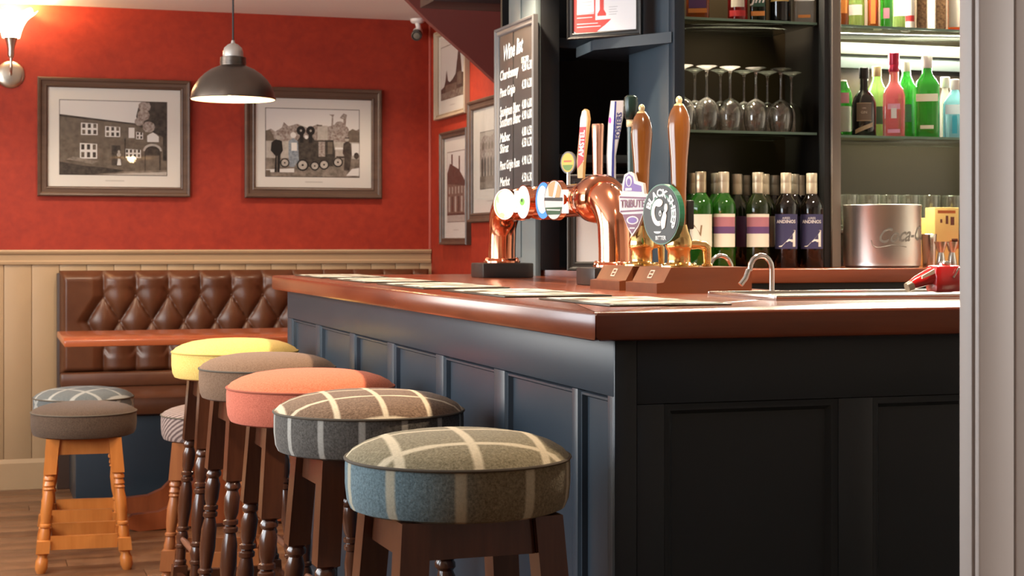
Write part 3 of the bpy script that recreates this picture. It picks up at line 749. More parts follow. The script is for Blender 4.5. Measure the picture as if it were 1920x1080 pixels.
def draw_inn(P):
    P(rect(0, 0, 1, 1), 0)
    P([(0, 0), (0, .80), (.55, .71), (1, .66), (1, 0)], 2)
    P([(0, .78), (0, .81), (.6, .72), (1, .665), (1, .65), (.6, .70)], 3)
    # tree
    P([(.74, .66), (.71, .80), (.73, .92), (.78, 1), (1, 1), (1, .5), (.93, .55), (.85, .60), (.78, .64)], 3)
    for cx_, cy_, rr in ((.78, .82, .06), (.74, .73, .045), (.83, .66, .06), (.79, .94, .06)): P(ngon(cx_, cy_, rr, rr * 1.3, 9), 5)
    P(rect(.965, .2, 1, .8), 3)
    def win(x, y, w, h, n=3):
        P([(x, y), (x + w, y), (x + w, y + h - .01), (x, y + h)], 0)
        for i in range(n):
            for j in range(2):
                a = x + w * (i + .22) / n; b = y + h * (j + .16) / 2
                P(rect(a, b, a + w * .56 / n, b + h * .34), 3 if (i + j) % 3 else 2)
    win(.195, .535, .155, .165); win(.42, .515, .14, .145); win(.185, .215, .16, .21)
    P(rect(.64, .505, .695, .645), 0); win(.71, .49, .065, .10, 2); win(.605, .235, .15, .12, 4)
    P([(.815, .455), (.925, .455), (.925, .53), (.90, .56), (.87, .585), (.84, .565), (.815, .54)], 0)
    P(rect(.48, .13, .56, .40), 3); P(rect(.60, .22, .61, .5), 3)
    P(ngon(.865, .33, .09, .10, 14, 0, PI), 1); P(ngon(.865, .32, .072, .08, 14, 0, PI), 3); P(rect(.79, .06, .94, .32), 3)
    P(rect(.80, .05, .93, .27), 2)
    # woman in a white apron in the doorway
    P([(.525, .12), (.575, .12), (.565, .27), (.545, .31), (.53, .27)], 3); P([(.53, .13), (.57, .13), (.562, .215), (.54, .22)], 0); P(ngon(.548, .275, .02, .03, 10), 1); P(ngon(.548, .315, .012, .022, 8), 1)
    P([(0, 0), (.45, 0), (.60, .06), (.40, .10), (.2, .12), (0, .17)], 3); P([(.30, 0), (1, 0), (1, .07), (.8, .06), (.55, .035)], 4); P([(.40, 0), (1, 0), (1, .045), (.72, .03)], 1); P([(.06, .20), (.30, .14), (.36, .18), (.12, .24)], 4)
def draw_engine(P):
    P(rect(0, 0, 1, 1), 0)
    P([(0, .40), (0, .66), (.05, .70), (.1, .66), (.17, .72), (.19, .80), (.24, .74), (.33, .78), (.45, .72), (.55, .78), (.62, .74), (.70, .76), (.74, .70), (.82, .78), (.9, .66), (1, .72), (1, .4)], 5)
    P([(0, .5), (0, .67), (.04, .69), (.08, .6), (.1, .5)], 2); P([(.88, .5), (.88, .68), (.93, .72), (1, .68), (1, .5)], 2)
    P([(.695, .7), (.705, .90), (.675, .93), (.735, .93), (.72, .90), (.72, .7)], 5); P([(.82, .7), (.83, .86), (.79, .88), (.83, .95), (.87, .93), (.86, .86), (.85, .7)], 5)
    for a, b, rr in ((.79, .76, .06), (.73, .72, .05), (.83, .70, .06)): P(ngon(a, b, rr, rr * 1.2, 9), 5)
    P(rect(.55, .55, .66, .76), 1); P(rect(.54, .75, .60, .77), 2)
    P(rect(0, .25, 1, .52), 1)
    P(rect(0, 0, 1, .27), 4); P([(0, .1), (.3, .12), (.3, .06), (0, .06)], 0); P([(.86, .02), (1, .02), (1, .14), (.92, .12)], 0)
    P([(.30, .26), (.30, .48), (.36, .58), (.50, .58), (.52, .54), (.62, .54), (.72, .55), (.74, .36), (.72, .16), (.50, .13), (.40, .16), (.34, .14)], 3)
    P(rect(.36, .5, .40, .70), 7); P(rect(.455, .5, .495, .70), 7)
    for a in (.372, .476):
        P(ngon(a, .68, .047, .07, 16), 7); P(ngon(a, .68, .012, .018, 8), 1)
    P(ngon(.43, .585, .02, .03, 10), 0); P(ngon(.29, .61, .032, .045, 10), 0)
    P([(.24, .28), (.24, .52), (.29, .57), (.34, .52), (.35, .24), (.30, .14), (.25, .14)], 6); P(rect(.27, .38, .33, .50), 0)
    P([(.05, .38), (.06, .50), (.11, .55), (.17, .52), (.18, .38), (.155, .32), (.145, .06), (.09, .06), (.10, .3)], 7); P(ngon(.13, .57, .03, .035, 10), 1); P(rect(.115, .06, .122, .3), 4)
    for a, b, rr in ((.20, .20, .05), (.39, .17, .065), (.52, .16, .05), (.62, .18, .055), (.77, .22, .055)):
        P(ngon(a, b, rr, rr * 1.35, 16), 7); P(ngon(a, b, rr * .74, rr * 1.0, 14), 1); P(ngon(a, b, rr * .2, rr * .27, 8), 7)
    P(rect(.50, .24, .74, .40), 3); P(rect(.56, .30, .63, .52), 5); P(rect(.66, .34, .71, .52), 2)
    P(rect(.74, .41, .84, .44), 0); P(rect(.75, .28, .84, .31), 3)
    P([(.82, .36), (.83, .50), (.87, .54), (.91, .50), (.92, .34), (.895, .1), (.835, .1), (.84, .3)], 3); P(ngon(.868, .56, .022, .03, 10), 1); P(rect(.845, .575, .89, .59), 7)
    P(rect(.92, .32, 1, .50), 0); P(ngon(.97, .32, .03, .05, 8), 3)
    P(rect(0, .01, .045, .09), 2)
def draw_church(P):
    P(rect(0, 0, 1, 1), 0)
    P([(0, .1), (0, .20), (.14, .24), (.2, .34), (.26, .55), (.32, .34), (.4, .30), (.52, .34), (.66, .42), (.74, .72), (.80, .98), (.88, .72), (.93, .42), (1, .4), (1, .1)], 3)
    P([(.72, .2), (.72, .44), (.92, .44), (.92, .2)], 2); P(rect(.2, .12, .7, .26), 2)
    P([(0, 0), (1, 0), (1, .14), (0, .12)], 4)
def draw_house(P):
    P(rect(0, 0, 1, 1), 0)
    P([(0, .1), (0, .62), (.2, .74), (.72, .66), (.98, .58), (.98, .1)], 2)
    P([(0, .55), (0, .70), (.16, .84), (.68, .74), (1, .58), (1, .5)], 3)
    P(rect(.24, .75, .32, .97), 3); P(rect(.66, .70, .74, .93), 3)
    for i in range(5): P(rect(.08 + .18 * i, .14, .17 + .18 * i, .36), 3 if i % 2 else 1); P(rect(.10 + .18 * i, .40, .16 + .18 * i, .50), 1)
    P([(0, 0), (1, 0), (1, .12), (0, .10)], 1); P(rect(0, .09, 1, .12), 3)
def draw_group(P):
    P(rect(0, 0, 1, 1), 1); P([(0, .3), (0, .8), (.2, .95), (.5, .9), (.8, .98), (1, .85), (1, .3)], 5)
    for i in range(6):
        x = .06 + i * .15; P([(x, .2), (x, .5), (x + .05, .56), (x + .1, .5), (x + .1, .2)], 3); P(ngon(x + .05, .60, .03, .035, 9), 1); P(ngon(x + .1, .75, .06, .07, 8), 2)
    P(rect(0, 0, 1, .14), 4); P(rect(0, .12, 1, .22), 2)
def wall_pic(name, label, ul, vt, ur, vb, mount_px, draw, ins):
    a = onY(ul, vt, WALL_Y); b = onY(ur, vb, WALL_Y); c = (a + b) / 2
    w, h = b.x - a.x, a.z - b.z
    s = w / (ur - ul)
    return picture(name, label, (c.x, WALL_Y - 0.001, c.z), (0, -1, 0), w, h, ins * s, [q * s for q in mount_px], draw)
wall_pic('framed_photograph', 'framed old photograph of a long inn with white windows, beside the wall lamp', 70, 144, 356, 370, (22, 26, 24, 23), draw_inn, 19)
wall_pic('framed_photograph', 'framed old photograph of people around a cart, behind the hanging lamp', 458, 162, 714.5, 373, (19, 23, 19, 20), draw_engine, 20)
def side_pic(label, u0, u1, v0t, v0b, draw, wid, mi, fm):
    a = onX(u0, v0t, WALL_X); a2 = onX(u0, v0b, WALL_X); b = onX(u1, v0b, WALL_X)
    w = a.y - b.y; h = a.z - a2.z
    return picture('framed_photograph', label, (WALL_X - 0.001, (a.y + b.y) / 2, (a.z + a2.z) / 2), (-1, 0, 0), w, h, wid, mi, draw, fm)
side_pic('pale framed photograph of a church spire, under the sloping bulkhead', 823.5, 881, 62, 227, draw_church, 0.028, (0.04, 0.05, 0.06, 0.07), FRAMEG)
side_pic('narrow dark framed photograph of a house with tall chimneys, lowest on the right wall', 833.5, 884, 250, 459, draw_house, 0.034, (0.05, 0.05, 0.07, 0.08), FRAMEW)
side_pic('dark framed sepia photograph half hidden by the chalkboard', 886, 962, 192, 418, draw_group, 0.045, (0.11, 0.11, 0.11, 0.11), FRAMEW)

# ================================================================== WALL LAMP, PENDANT, CAMERA
pc = onY(20, 140, WALL_Y)
sc_ = thing('wall_lamp', 'lit wall lamp with flared glass shade on a round metal backplate', 'lamp', (pc.x, WALL_Y, pc.z))
NICK = mat('satin_nickel', (0.62, 0.56, 0.48), 0.3, 1.0)
px = 0.00256
MB().lathe([(0.0, 0.016), (0.036, 0.015), (0.052, 0.012), (0.064, 0.006), (0.066, 0.002), (0.066, 0.0)], 28, lambda x, y, z: (x, -z, y)).build('backplate', NICK, sc_)
armz = (140 - 108) * px
MB().tube([(0, -0.014, 0.0), (0, -0.065, 0.002), (0, -0.092, 0.012), (0, -0.10, 0.03), (0, -0.10, armz)], 0.0065, 12).build('arm', NICK, sc_)
MB().lathe([(0.010, armz - 0.012), (0.016, armz), (0.016, armz + 0.03), (0.021, armz + 0.05), (0.028, armz + 0.075), (0.034, armz + 0.09), (0.030, armz + 0.094)], 20, lambda x, y, z: (x, y - 0.10, z)).build('lamp_holder', NICK, sc_)
sz = armz + 0.082
SHADE = NT('lit_opal_glass')
SHADE.p.inputs['Base Color'].default_value = (0.95, 0.85, 0.65, 1); SHADE.p.inputs['Emission Color'].default_value = (1.0, 0.80, 0.46, 1); SHADE.p.inputs['Emission Strength'].default_value = 7.0
sh = MB(); loops = []
for j in range(9):
    k = j / 8; r = 0.040 + 0.028 * k + 0.050 * k ** 3; lp = []
    for i in range(48):
        a = 2 * PI * i / 48; rr = r * (1 + 0.05 * k * math.cos(8 * a)); lp.append((rr * math.cos(a), rr * math.sin(a) - 0.10, sz + 0.125 * k + 0.010 * k * k * math.cos(8 * a)))
    loops.append(lp)
sh.loft(loops, 0, True, False).build('lamp_shade', SHADE.m, sc_, angle=180)
MB().lathe([(0.0, sz + 0.01), (0.02, sz + 0.02), (0.028, sz + 0.06), (0.02, sz + 0.09), (0.0, sz + 0.1)], 16, lambda x, y, z: (x, y - 0.10, z)).build('bulb', mat('lamp_bulb', (1, 1, 1), 0.3, emit=(1.0, 0.82, 0.5), estr=40), sc_)
point('wall_lamp_light', (pc.x, WALL_Y - 0.13, pc.z + sz + 0.17), 30.0, (1.0, 0.62, 0.26), 0.05)

pz = onY(437, 186, 6.02)
pn = thing('pendant_lamp', 'hanging lamp with dark metal dome shade in front of the red wall', 'lamp', (pz.x, 6.02, pz.z))
q = 6.0 / F
DMET = mat('dark_bronze_metal', (0.105, 0.085, 0.072), 0.34, 0.85, col2=(0.15, 0.122, 0.104), scale=5)
prof = [(79, 0), (78.5, 4), (77, 12), (72, 24), (64, 36), (53, 47), (40, 56), (28, 61), (24, 63)]
outer = [(r * q, z * q) for r, z in prof]; inner = [((r - 1.2) * q, (z - 0.8) * q) for r, z in prof]
MB().lathe(outer + [(24 * q, 78 * q), (18 * q, 80 * q), (18 * q, 79 * q)], 48, None, 0, False).build('lamp_shade', DMET, pn)
MB().lathe([(max(r, 0.001), z) for r, z in inner] + [(0.002, 62 * q)], 48, None, 0, False).build('shade_lining', mat('warm_shade_lining', (0.85, 0.72, 0.55), 0.4), pn)
MB().lathe([(79 * q, 0), (79.8 * q, 0.6 * q), (79.6 * q, 2.5 * q), (78.6 * q, 2.4 * q), (78 * q, 0)], 48, None, 0, False).build('shade_rim', DMET, pn)
MB().lathe([(23.5 * q, 66 * q), (24.5 * q, 67 * q), (24.5 * q, 70 * q), (23.5 * q, 71 * q)], 32).build('collar', DMET, pn)
MB().lathe([(19 * q, 79 * q), (19 * q, 88 * q), (16.5 * q, 96 * q), (10 * q, 102 * q), (4 * q, 105 * q), (3 * q, 110 * q), (1 * q, 111 * q)], 28).build('cap', mat('pale_grey_metal', (0.55, 0.53, 0.50), 0.35, 0.6), pn)
MB().tube([(0, 0, 110 * q), (0, 0, 0.45), (0, 0, CEIL - pz.z)], 0.0035, 8).build('cable', BLACKP, pn)
MB().lathe([(0.0, 2 * q), (0.018, 5 * q), (0.030, 0.045), (0.026, 0.075), (0.014, 0.10), (0.013, 0.118)], 20).build('bulb', mat('pendant_bulb', (1, 1, 1), 0.3, emit=(1.0, 0.66, 0.30), estr=40), pn)
point('pendant_lamp_light', (pz.x, 6.02, pz.z - 0.004), 2.6, (1.0, 0.70, 0.38), 0.025)

cp = onY(783, 45, 8.14)
cc = thing('security_camera', 'small security camera with white bracket at the top of the wall corner', 'camera', (cp.x, 8.14, CEIL))
cq = 8.1 / F; zt_ = CEIL
WPL = mat('white_plastic', (0.78, 0.76, 0.74), 0.4)
MB().lathe([(14 * cq, 0.0), (14 * cq, -0.012), (11 * cq, -0.020), (7 * cq, -0.022)], 20).build('mount', WPL, cc)
MB().tube([(0, 0, -0.02), (0.004, -0.005, -0.045), (0.0, -0.012, -0.062)], [0.014, 0.013, 0.016], 14).build('bracket', WPL, cc)
d = Vector((-0.35, -0.85, -0.45)).normalized()
ax = d; e1 = ax.cross(Vector((0, 0, 1))).normalized(); e2 = ax.cross(e1)
def camfn(x, y, z): return tuple(Vector((-0.004, -0.01, -0.075)) + e1 * x + e2 * y + ax * z)
MB().lathe([(0.012, -0.045), (0.022, -0.04), (0.026, -0.02), (0.026, 0.018)], 20, camfn).build('housing', WPL, cc)
MB().lathe([(0.0262, 0.010), (0.0275, 0.012), (0.0275, 0.036), (0.022, 0.040), (0.018, 0.034)], 20, camfn).build('hood', mat('camera_grey', (0.06, 0.055, 0.05), 0.4), cc)
MB().lathe([(0.017, 0.0345), (0.017, 0.037), (0.006, 0.040), (0.0, 0.0405)], 18, camfn).build('lens', mat('camera_lens', (0.18, 0.16, 0.13), 0.15), cc)

# ================================================================== CHALKBOARD CORNER CABINET
CX, CY = 1.757, 5.2
TEALG = mat('grey_teal_paint', (0.15, 0.185, 0.19), 0.4)  # pale paint, with the glare on the cabinet side put into its colour
cab = thing('corner_cabinet', 'navy corner cabinet with dark open recess beyond the copper beer font', 'cabinet', (CX, CY, 0))
zcc = 1.088                                                   # its counter top
yb = onX(956, 20, CX).y
cabY = yb - CY
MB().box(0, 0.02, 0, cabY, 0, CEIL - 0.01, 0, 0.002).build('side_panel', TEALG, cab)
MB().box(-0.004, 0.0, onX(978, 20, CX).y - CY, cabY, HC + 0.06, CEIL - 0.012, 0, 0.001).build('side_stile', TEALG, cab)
sx1 = onY(1049, 300, CY).x - CX
MB().box(0.0205, sx1, 0.0, 0.02, zcc, CEIL - 0.01, 0, 0.002).build('front_stile', mat('black_navy_paint', (0.016, 0.017, 0.019), 0.4), cab)  # navy darkened: shade of the camera-facing side painted in
MB().box(0.02, 0.90, 0.43, 0.45, 0, CEIL - 0.012).build('back_panel', DARK, cab)
MB().prism([(0.021, 0.02), (0.06, -0.02), (0.232, -0.30), (0.29, -0.30), (0.29, -0.09), (0.60, -0.09), (0.60, 0.43), (0.021, 0.43)], lambda u, v, w: (u, v, w), zcc - 0.03, zcc).build('counter', COUNTERX, cab)
MB().prism([(0.021, 0.04), (0.235, -0.26), (0.29, -0.26), (0.29, -0.09), (0.60, -0.09), (0.60, 0.43), (0.021, 0.43)], lambda u, v, w: (u, v, w), 0.0, zcc - 0.031).build('base_unit', NAVY, cab)
# upper shelf: a set-back length and a nearer length with a pale end
zs1 = onY(1075, 92, CY + 0.05).z
sA = onY(1036, 80, CY + 0.05); sB = onY(1118, 80, CY + 0.05)
MB().box(sA.x - CX, sB.x - CX + 0.05, 0.03, 0.42, zs1, zs1 + 0.034, 0, 0.002).build('upper_shelf', NAVY, cab)
p1 = onY(1114, 88, 5.0); p2_ = onX(1259, 80, 2.05)
zsh = (onY(1114, 92, 5.0).z + onX(1256, 80, 2.05).z) / 2 - 0.002
MB().prism([(p1.x - CX, p1.y - CY), (2.05 - CX, p2_.y - CY), (2.05 - CX, -0.095), (0.56, -0.095), (0.56, 0.15), (p1.x - CX + 0.02, 0.025)], lambda u, v, w: (u, v, w), zsh, zsh + 0.034).build('poster_shelf', NAVY, cab)
zm_ = onY(1150, 303, 5.2).z
MB().box(sx1 + 0.001, 0.58, 0.10, 0.425, zm_, zm_ + 0.028, 0, 0.002).build('middle_shelf', mat('dull_shelf_paint', (0.07, 0.075, 0.072), 0.5), cab)

# chalkboard hangs on the cabinet's left side
cb0 = onX(928, 56, CX - 0.02); cb1 = onX(1000.5, 30, CX - 0.02)
cbz1 = cb0.z; cbz0 = 1.265; cw = cb0.y - cb1.y
ch = thing('chalkboard', 'tall chalkboard wine list in a grey frame on the cabinet side', 'chalkboard', (CX - 0.0045, (cb0.y + cb1.y) / 2, (cbz0 + cbz1) / 2))
cf = plane_fn((0, 0, 0), (-1, 0, 0)); chh = cbz1 - cbz0
frame_mesh(cw, chh, 0.030, 0.020, cf).build('frame', mat('grey_board_frame', (0.16, 0.15, 0.145), 0.35), ch, angle=20)
MB().prism(rect(-cw / 2 + 0.028, -chh / 2 + 0.028, cw / 2 - 0.028, chh / 2 - 0.028), cf, 0.001, 0.008).build('slate', mat('chalk_slate', (0.040, 0.042, 0.045), 0.30, col2=(0.060, 0.062, 0.066), scale=6), ch)
MB().prism(rect(-0.028, -chh / 2 + 0.03, -0.022, chh / 2 - 0.03), cf, 0.008, 0.0095).build('centre_bead', DARK, ch)
CHALK = mat('chalk_ink', (0.86, 0.88, 0.86), 0.8)
ppm = (5.49) / F
def ch_v(v_at_right):   # photo row near the right edge -> board height
    return onX(985, v_at_right, CX - 0.02).z - (cbz0 + cbz1) / 2
text_obj('lettering', 'Wine list', 0.075, CHALK, ch, lambda u, v, w: cf(u - 0.03, v + chh / 2 - 0.092 + 0.05 * u, w), 0.0098, 0.25, 0.80, bold=0.0020)
text_obj('lettering', '175 250', 0.026, CHALK, ch, lambda u, v, w: cf(u + 0.105, v + chh / 2 - 0.140, w), 0.0098, 0.1, 0.95, bold=0.0010)
lines = [('Chardonnay', '4.50 6.30', 0.172, 1.1), ('Pinot Grigio', '4.30 6.20', 0.232, 1), ('Sauvignon Blanc', '4.80 6.80', 0.300, 1.15), ('Southern Blanc', '4.90 6.80', 0.337, 1.15), ('Malbec', '4.80 6.50', 0.392, 1),
         ('Shiraz', '4.50 6.30', 0.430, 1), ('Pinot Grigio Rose', '4.90 6.30', 0.490, 1), ('Merlot', '4.50 6.30', 0.548, 1)]
for a, b, dv, k in lines:
    text_obj('lettering', a, 0.044 * k, CHALK, ch, lambda u, v, w, dv=dv: cf(u - cw / 2 + 0.040, v + chh / 2 - dv + u * 0.02, w), 0.0098, 0.2, min(0.92, (9.6 if len(a) < 14 else 12.0) / len(a) / k), align='LEFT', bold=0.0011)
    text_obj('lettering', b, 0.042, CHALK, ch, lambda u, v, w, dv=dv: cf(u + cw / 2 - 0.036, v + chh / 2 - dv + 0.008, w), 0.0098, 0.1, 0.68, align='RIGHT', bold=0.0011)

# framed poster standing on the upper shelf
pa = onY(1066, 66, 5.05); pb = onY(1206, 57, 4.86)
dirp = Vector((pb.x - pa.x, pb.y - pa.y, 0)); pwid = dirp.length
nrm = Vector((dirp.y, -dirp.x, 0)).normalized()
pzb = zsh + 0.0345; ph = 0.33
po = thing('framed_poster', 'black framed red and white certificate on the cabinet shelf', 'poster', ((pa.x + pb.x) / 2, (pa.y + pb.y) / 2, pzb))
pf = plane_fn((0, 0, ph / 2), nrm)
frame_mesh(pwid, ph, 0.022, 0.016, pf).build('frame', BLACKP, po, angle=20)
PRED = mat('poster_red', (0.72, 0.045, 0.03), 0.5); PPNK = mat('poster_pink', (0.85, 0.50, 0.55), 0.5); PWH = mat('poster_white', (0.86, 0.86, 0.88), 0.5); PGY = mat('poster_grey_ink', (0.5, 0.5, 0.52), 0.5)
iw, ih = pwid / 2 - 0.020, ph / 2 - 0.010
po_p = MB(); yb0 = -ph / 2 + 0.012
po_p.prism(rect(-iw, yb0, iw, ph / 2 - 0.01), pf, 0.002, 0.006, 0)
def pq(pts, m, z): po_p.add([pf(a, b, z) for a, b in pts], [list(range(len(pts)))], m)
arc_ = [(-iw, yb0 + 0.018)] + [(-iw + 0.170 * k / 12, yb0 + 0.010 - 0.008 * math.sin(PI * min(1, k / 7)) + 0.075 * max(0, (k - 5) / 7) ** 1.6) for k in range(1, 13)]
pq(arc_ + [(-iw + 0.170, yb0 + 0.20), (-iw, yb0 + 0.20)], 1, 0.0062)
pq(rect(-iw + 0.014, yb0 + 0.068, -iw + 0.075, yb0 + 0.25), 2, 0.0064); pq([(-iw + 0.014, yb0 + 0.068), (-iw + 0.075, yb0 + 0.076), (-iw + 0.075, yb0 + 0.25), (-iw + 0.014, yb0 + 0.25)], 0, 0.0066)
for k in range(4): pq(rect(-iw + 0.018, yb0 + 0.085 + k * 0.011, -iw + 0.066, yb0 + 0.0868 + k * 0.011), 2, 0.0068)
pq(rect(-iw + 0.080, yb0 + 0.048, iw, yb0 + 0.25), 0, 0.0066); pq(rect(-iw + 0.085, yb0 + 0.056, -iw + 0.128, yb0 + 0.25), 0, 0.0068)
pq([(-iw + 0.087, yb0 + 0.060), (-iw + 0.118, yb0 + 0.060), (-iw + 0.118, yb0 + 0.067), (-iw + 0.110, yb0 + 0.08), (-iw + 0.110, yb0 + 0.12), (-iw + 0.096, yb0 + 0.12), (-iw + 0.096, yb0 + 0.08), (-iw + 0.087, yb0 + 0.067)], 1, 0.0070)
for k in range(4): pq(rect(-iw + 0.128, yb0 + 0.062 + k * 0.008, -iw + 0.155 + 0.004 * (k % 2), yb0 + 0.0636 + k * 0.008), 3, 0.0070)
for k, (a, b) in enumerate(((0.026, 0.085), (0.036, 0.075), (0.056, 0.055))): pq(rect(-iw + 0.014, yb0 + a, -iw + 0.014 + b, yb0 + a + 0.003), 2, 0.0072)
po_p.build('print', [PWH, PRED, PPNK, PGY], po, smooth=False)
# menu stand: black frame with white sheet leaning on the counter behind the font
ma = onY(1064, 512, 5.06); mb_ = onY(1196, 512, 4.96)
mdir = Vector((mb_.x - ma.x, mb_.y - ma.y, 0)); mw = mdir.length; mn = Vector((mdir.y, -mdir.x, 0)).normalized()
ms = thing('menu_frame', 'black framed white sheet standing behind the beer font', 'frame', ((ma.x + mb_.x) / 2, (ma.y + mb_.y) / 2, zcc))
mh = 0.315; mf = plane_fn((0, 0, mh / 2), mn)
frame_mesh(mw, mh, 0.030, 0.018, mf).build('frame', mat('grey_black_frame', (0.05, 0.048, 0.045), 0.35), ms, angle=20)
MB().prism(rect(-mw / 2 + 0.026, -mh / 2 + 0.022, mw / 2 - 0.026, mh / 2 - 0.022), mf, 0.002, 0.006).build('sheet', mat('menu_paper', (0.84, 0.80, 0.78), 0.7), ms)

# ================================================================== BACK BAR
YF = 4.72; YBK = 5.10; DYB = 0.12
X0 = onY(1264.5, 300, YF).x; XD0 = onY(1548, 300, YF).x; XD1 = onY(1577, 300, YF).x; XEND = 3.55
zc_ = 1.10
bc = thing('back_counter', 'reddish wooden back counter carrying wine bottles and the ice bucket', 'counter', (X0, 4.52, 0))
rounded_slab([(0, 0), (XEND - X0, 0), (XEND - X0, YBK - 4.52), (0, YBK - 4.52)], zc_ - 0.045, zc_, 0.005).build('top', COUNTERX, bc)
MB().box(0.0, XEND - X0, 0.03, YBK - 4.52, 0, zc_ - 0.046).build('base', DARK, bc)
bbx = thing('back_bar_shelving', 'dark back bar unit with glass shelves of bottles and glasses', 'shelving', (X0, YF, zc_))
BK = NT('dark_mirror'); BK.p.inputs['Base Color'].default_value = (0.016, 0.011, 0.006, 1); BK.p.inputs['Roughness'].default_value = 0.25; BK.p.inputs['Specular IOR Level'].default_value = 0.3
BK2 = mat('bronze_back_panel', (0.030, 0.021, 0.014), 0.25)
HT = CEIL - 0.01 - zc_
xp = lambda u: onY(u, 300, YF).x - X0
POST = mat('dark_post_paint', (0.040, 0.034, 0.028), 0.45); POSTL = mat('brown_grey_post_paint', (0.22, 0.18, 0.145), 0.45)
MB().box(0, xp(1284), 0, 0.045, 0.0005, HT, 0, 0.002).build('post', NAVY, bbx)
MB().box(0, 0.018, 0.046, YBK - YF, 0.0005, HT, 0, 0.002).build('side_panel', mat('slate_blue_paint', (0.042, 0.062, 0.082), 0.35), bbx)  # navy lightened: daylight on the left-facing side painted in
MB().box(XD1 - X0 - 0.012, XD1 - X0, 0.0405, YBK - YF - 0.0155, 0.0005, HT).build('divider_panel', mat('matt_black_panel', (0.02, 0.017, 0.014), 0.8, spec=0.1), bbx)
MB().box(xp(1549), xp(1561) - 0.0005, 0.012, 0.05, 0.0005, HT, 0, 0.002).build('divider', DARK, bbx)
MB().box(xp(1561), XD1 - X0, 0.0, 0.04, 0.0005, HT, 0, 0.002).build('post', POSTL, bbx)
MB().box(XEND - X0 - 0.02, XEND - X0, 0, YBK - YF, 0.0005, HT).build('side_panel', NAVY, bbx)
MB().box(0.0185, XD1 - X0 - 0.0125, YBK - YF - 0.015, YBK - YF, 0.0005, HT).build('mirror_back', BK.m, bbx)
MB().box(XD1 - X0 + 0.0005, XEND - X0 - 0.021, YBK - YF - 0.015, YBK - YF, 0.0005, HT).build('mirror_back', BK2, bbx)
SHELFG = thinglass('shelf_glass', (0.87, 0.93, 0.88), 1.0)
zL1 = onY(1420, 33, YF).z; zL2 = onY(1420, 244, YF).z
zR1 = onY(1690, 50, YF).z; zR2 = onY(1690, 255, YF).z; zR3 = 1.225
SH = {}
def gshelf(x0, x1, y0, z, name):
    SH[name] = z
    MB().box(x0, x1, y0, YBK - YF - 0.016, z - zc_ - 0.008, z - zc_, 0, 0.001).build('glass_shelf', SHELFG, bbx)
    MB().box(x0, x1, y0 - 0.0012, y0 - 0.0002, z - zc_ - 0.008, z - zc_).build('shelf_edge', mat('green_glass_edge', (0.16, 0.26, 0.19), 0.25), bbx)
gshelf(0.019, xp(1545), 0.048, zL1, 'L1'); gshelf(0.019, xp(1545), 0.048, zL2, 'L2')
gshelf(XD1 - X0 + 0.001, XEND - X0 - 0.022, 0.01, zR1, 'R1'); gshelf(XD1 - X0 + 0.001, XEND - X0 - 0.022, 0.01, zR2, 'R2')
MB().box(XD1 - X0 + 0.001, XEND - X0 - 0.022, 0.22, YBK - YF - 0.016, zR3 - zc_ - 0.012, zR3 - zc_, 0, 0.001).build('rear_ledge', POST, bbx)
MB().box(XD1 - X0 + 0.002, XEND - X0 - 0.022, YBK - YF - 0.04, YBK - YF - 0.0155, zR1 - zc_ - 0.052, zR1 - zc_ - 0.012, 0, 0.002).build('shelf_rail', mat('pale_shelf_rail', (0.32, 0.31, 0.29), 0.4), bbx)
MB().box(XD1 - X0 + 0.002, XEND - X0 - 0.022, YBK - YF - 0.034, YBK - YF - 0.0155, zR1 - zc_ - 0.100, zR1 - zc_ - 0.0525, 0, 0.002).build('shelf_rail', mat('blue_grey_rail', (0.17, 0.19, 0.21), 0.45), bbx)

# ---------------------------------------------------------------- bottles
def circ(z, r, n=28): return (z, r, r, 2.0)
def sloop(cx, cy, z, rx, ry, e, n=28, rot=0.0):
    lp = []
    for k in range(n):
        a = 2 * PI * k / n; c, s = math.cos(a), math.sin(a)
        x = rx * math.copysign(abs(c) ** (2.0 / e), c); y = ry * math.copysign(abs(s) ** (2.0 / e), s)
        lp.append((cx + x * math.cos(rot) - y * math.sin(rot), cy + x * math.sin(rot) + y * math.cos(rot), z))
    return lp
def arc_patch(mb, r, z0, z1, a0, a1, m, n=14, tilt=0.0):
    vs = []; 
    for i in range(n + 1):
        a = a0 + (a1 - a0) * i / n; dz = tilt * (i / n - 0.5)
        vs += [(r * math.cos(a), r * math.sin(a), z0 + dz), (r * math.cos(a), r * math.sin(a), z1 + dz)]
    mb.add(vs, [(2 * i, 2 * i + 2, 2 * i + 3, 2 * i + 1) for i in range(n)], m)
def rot_to_cam(x, y): return math.atan2(-y, -x) + PI / 2     # local -y faces the camera
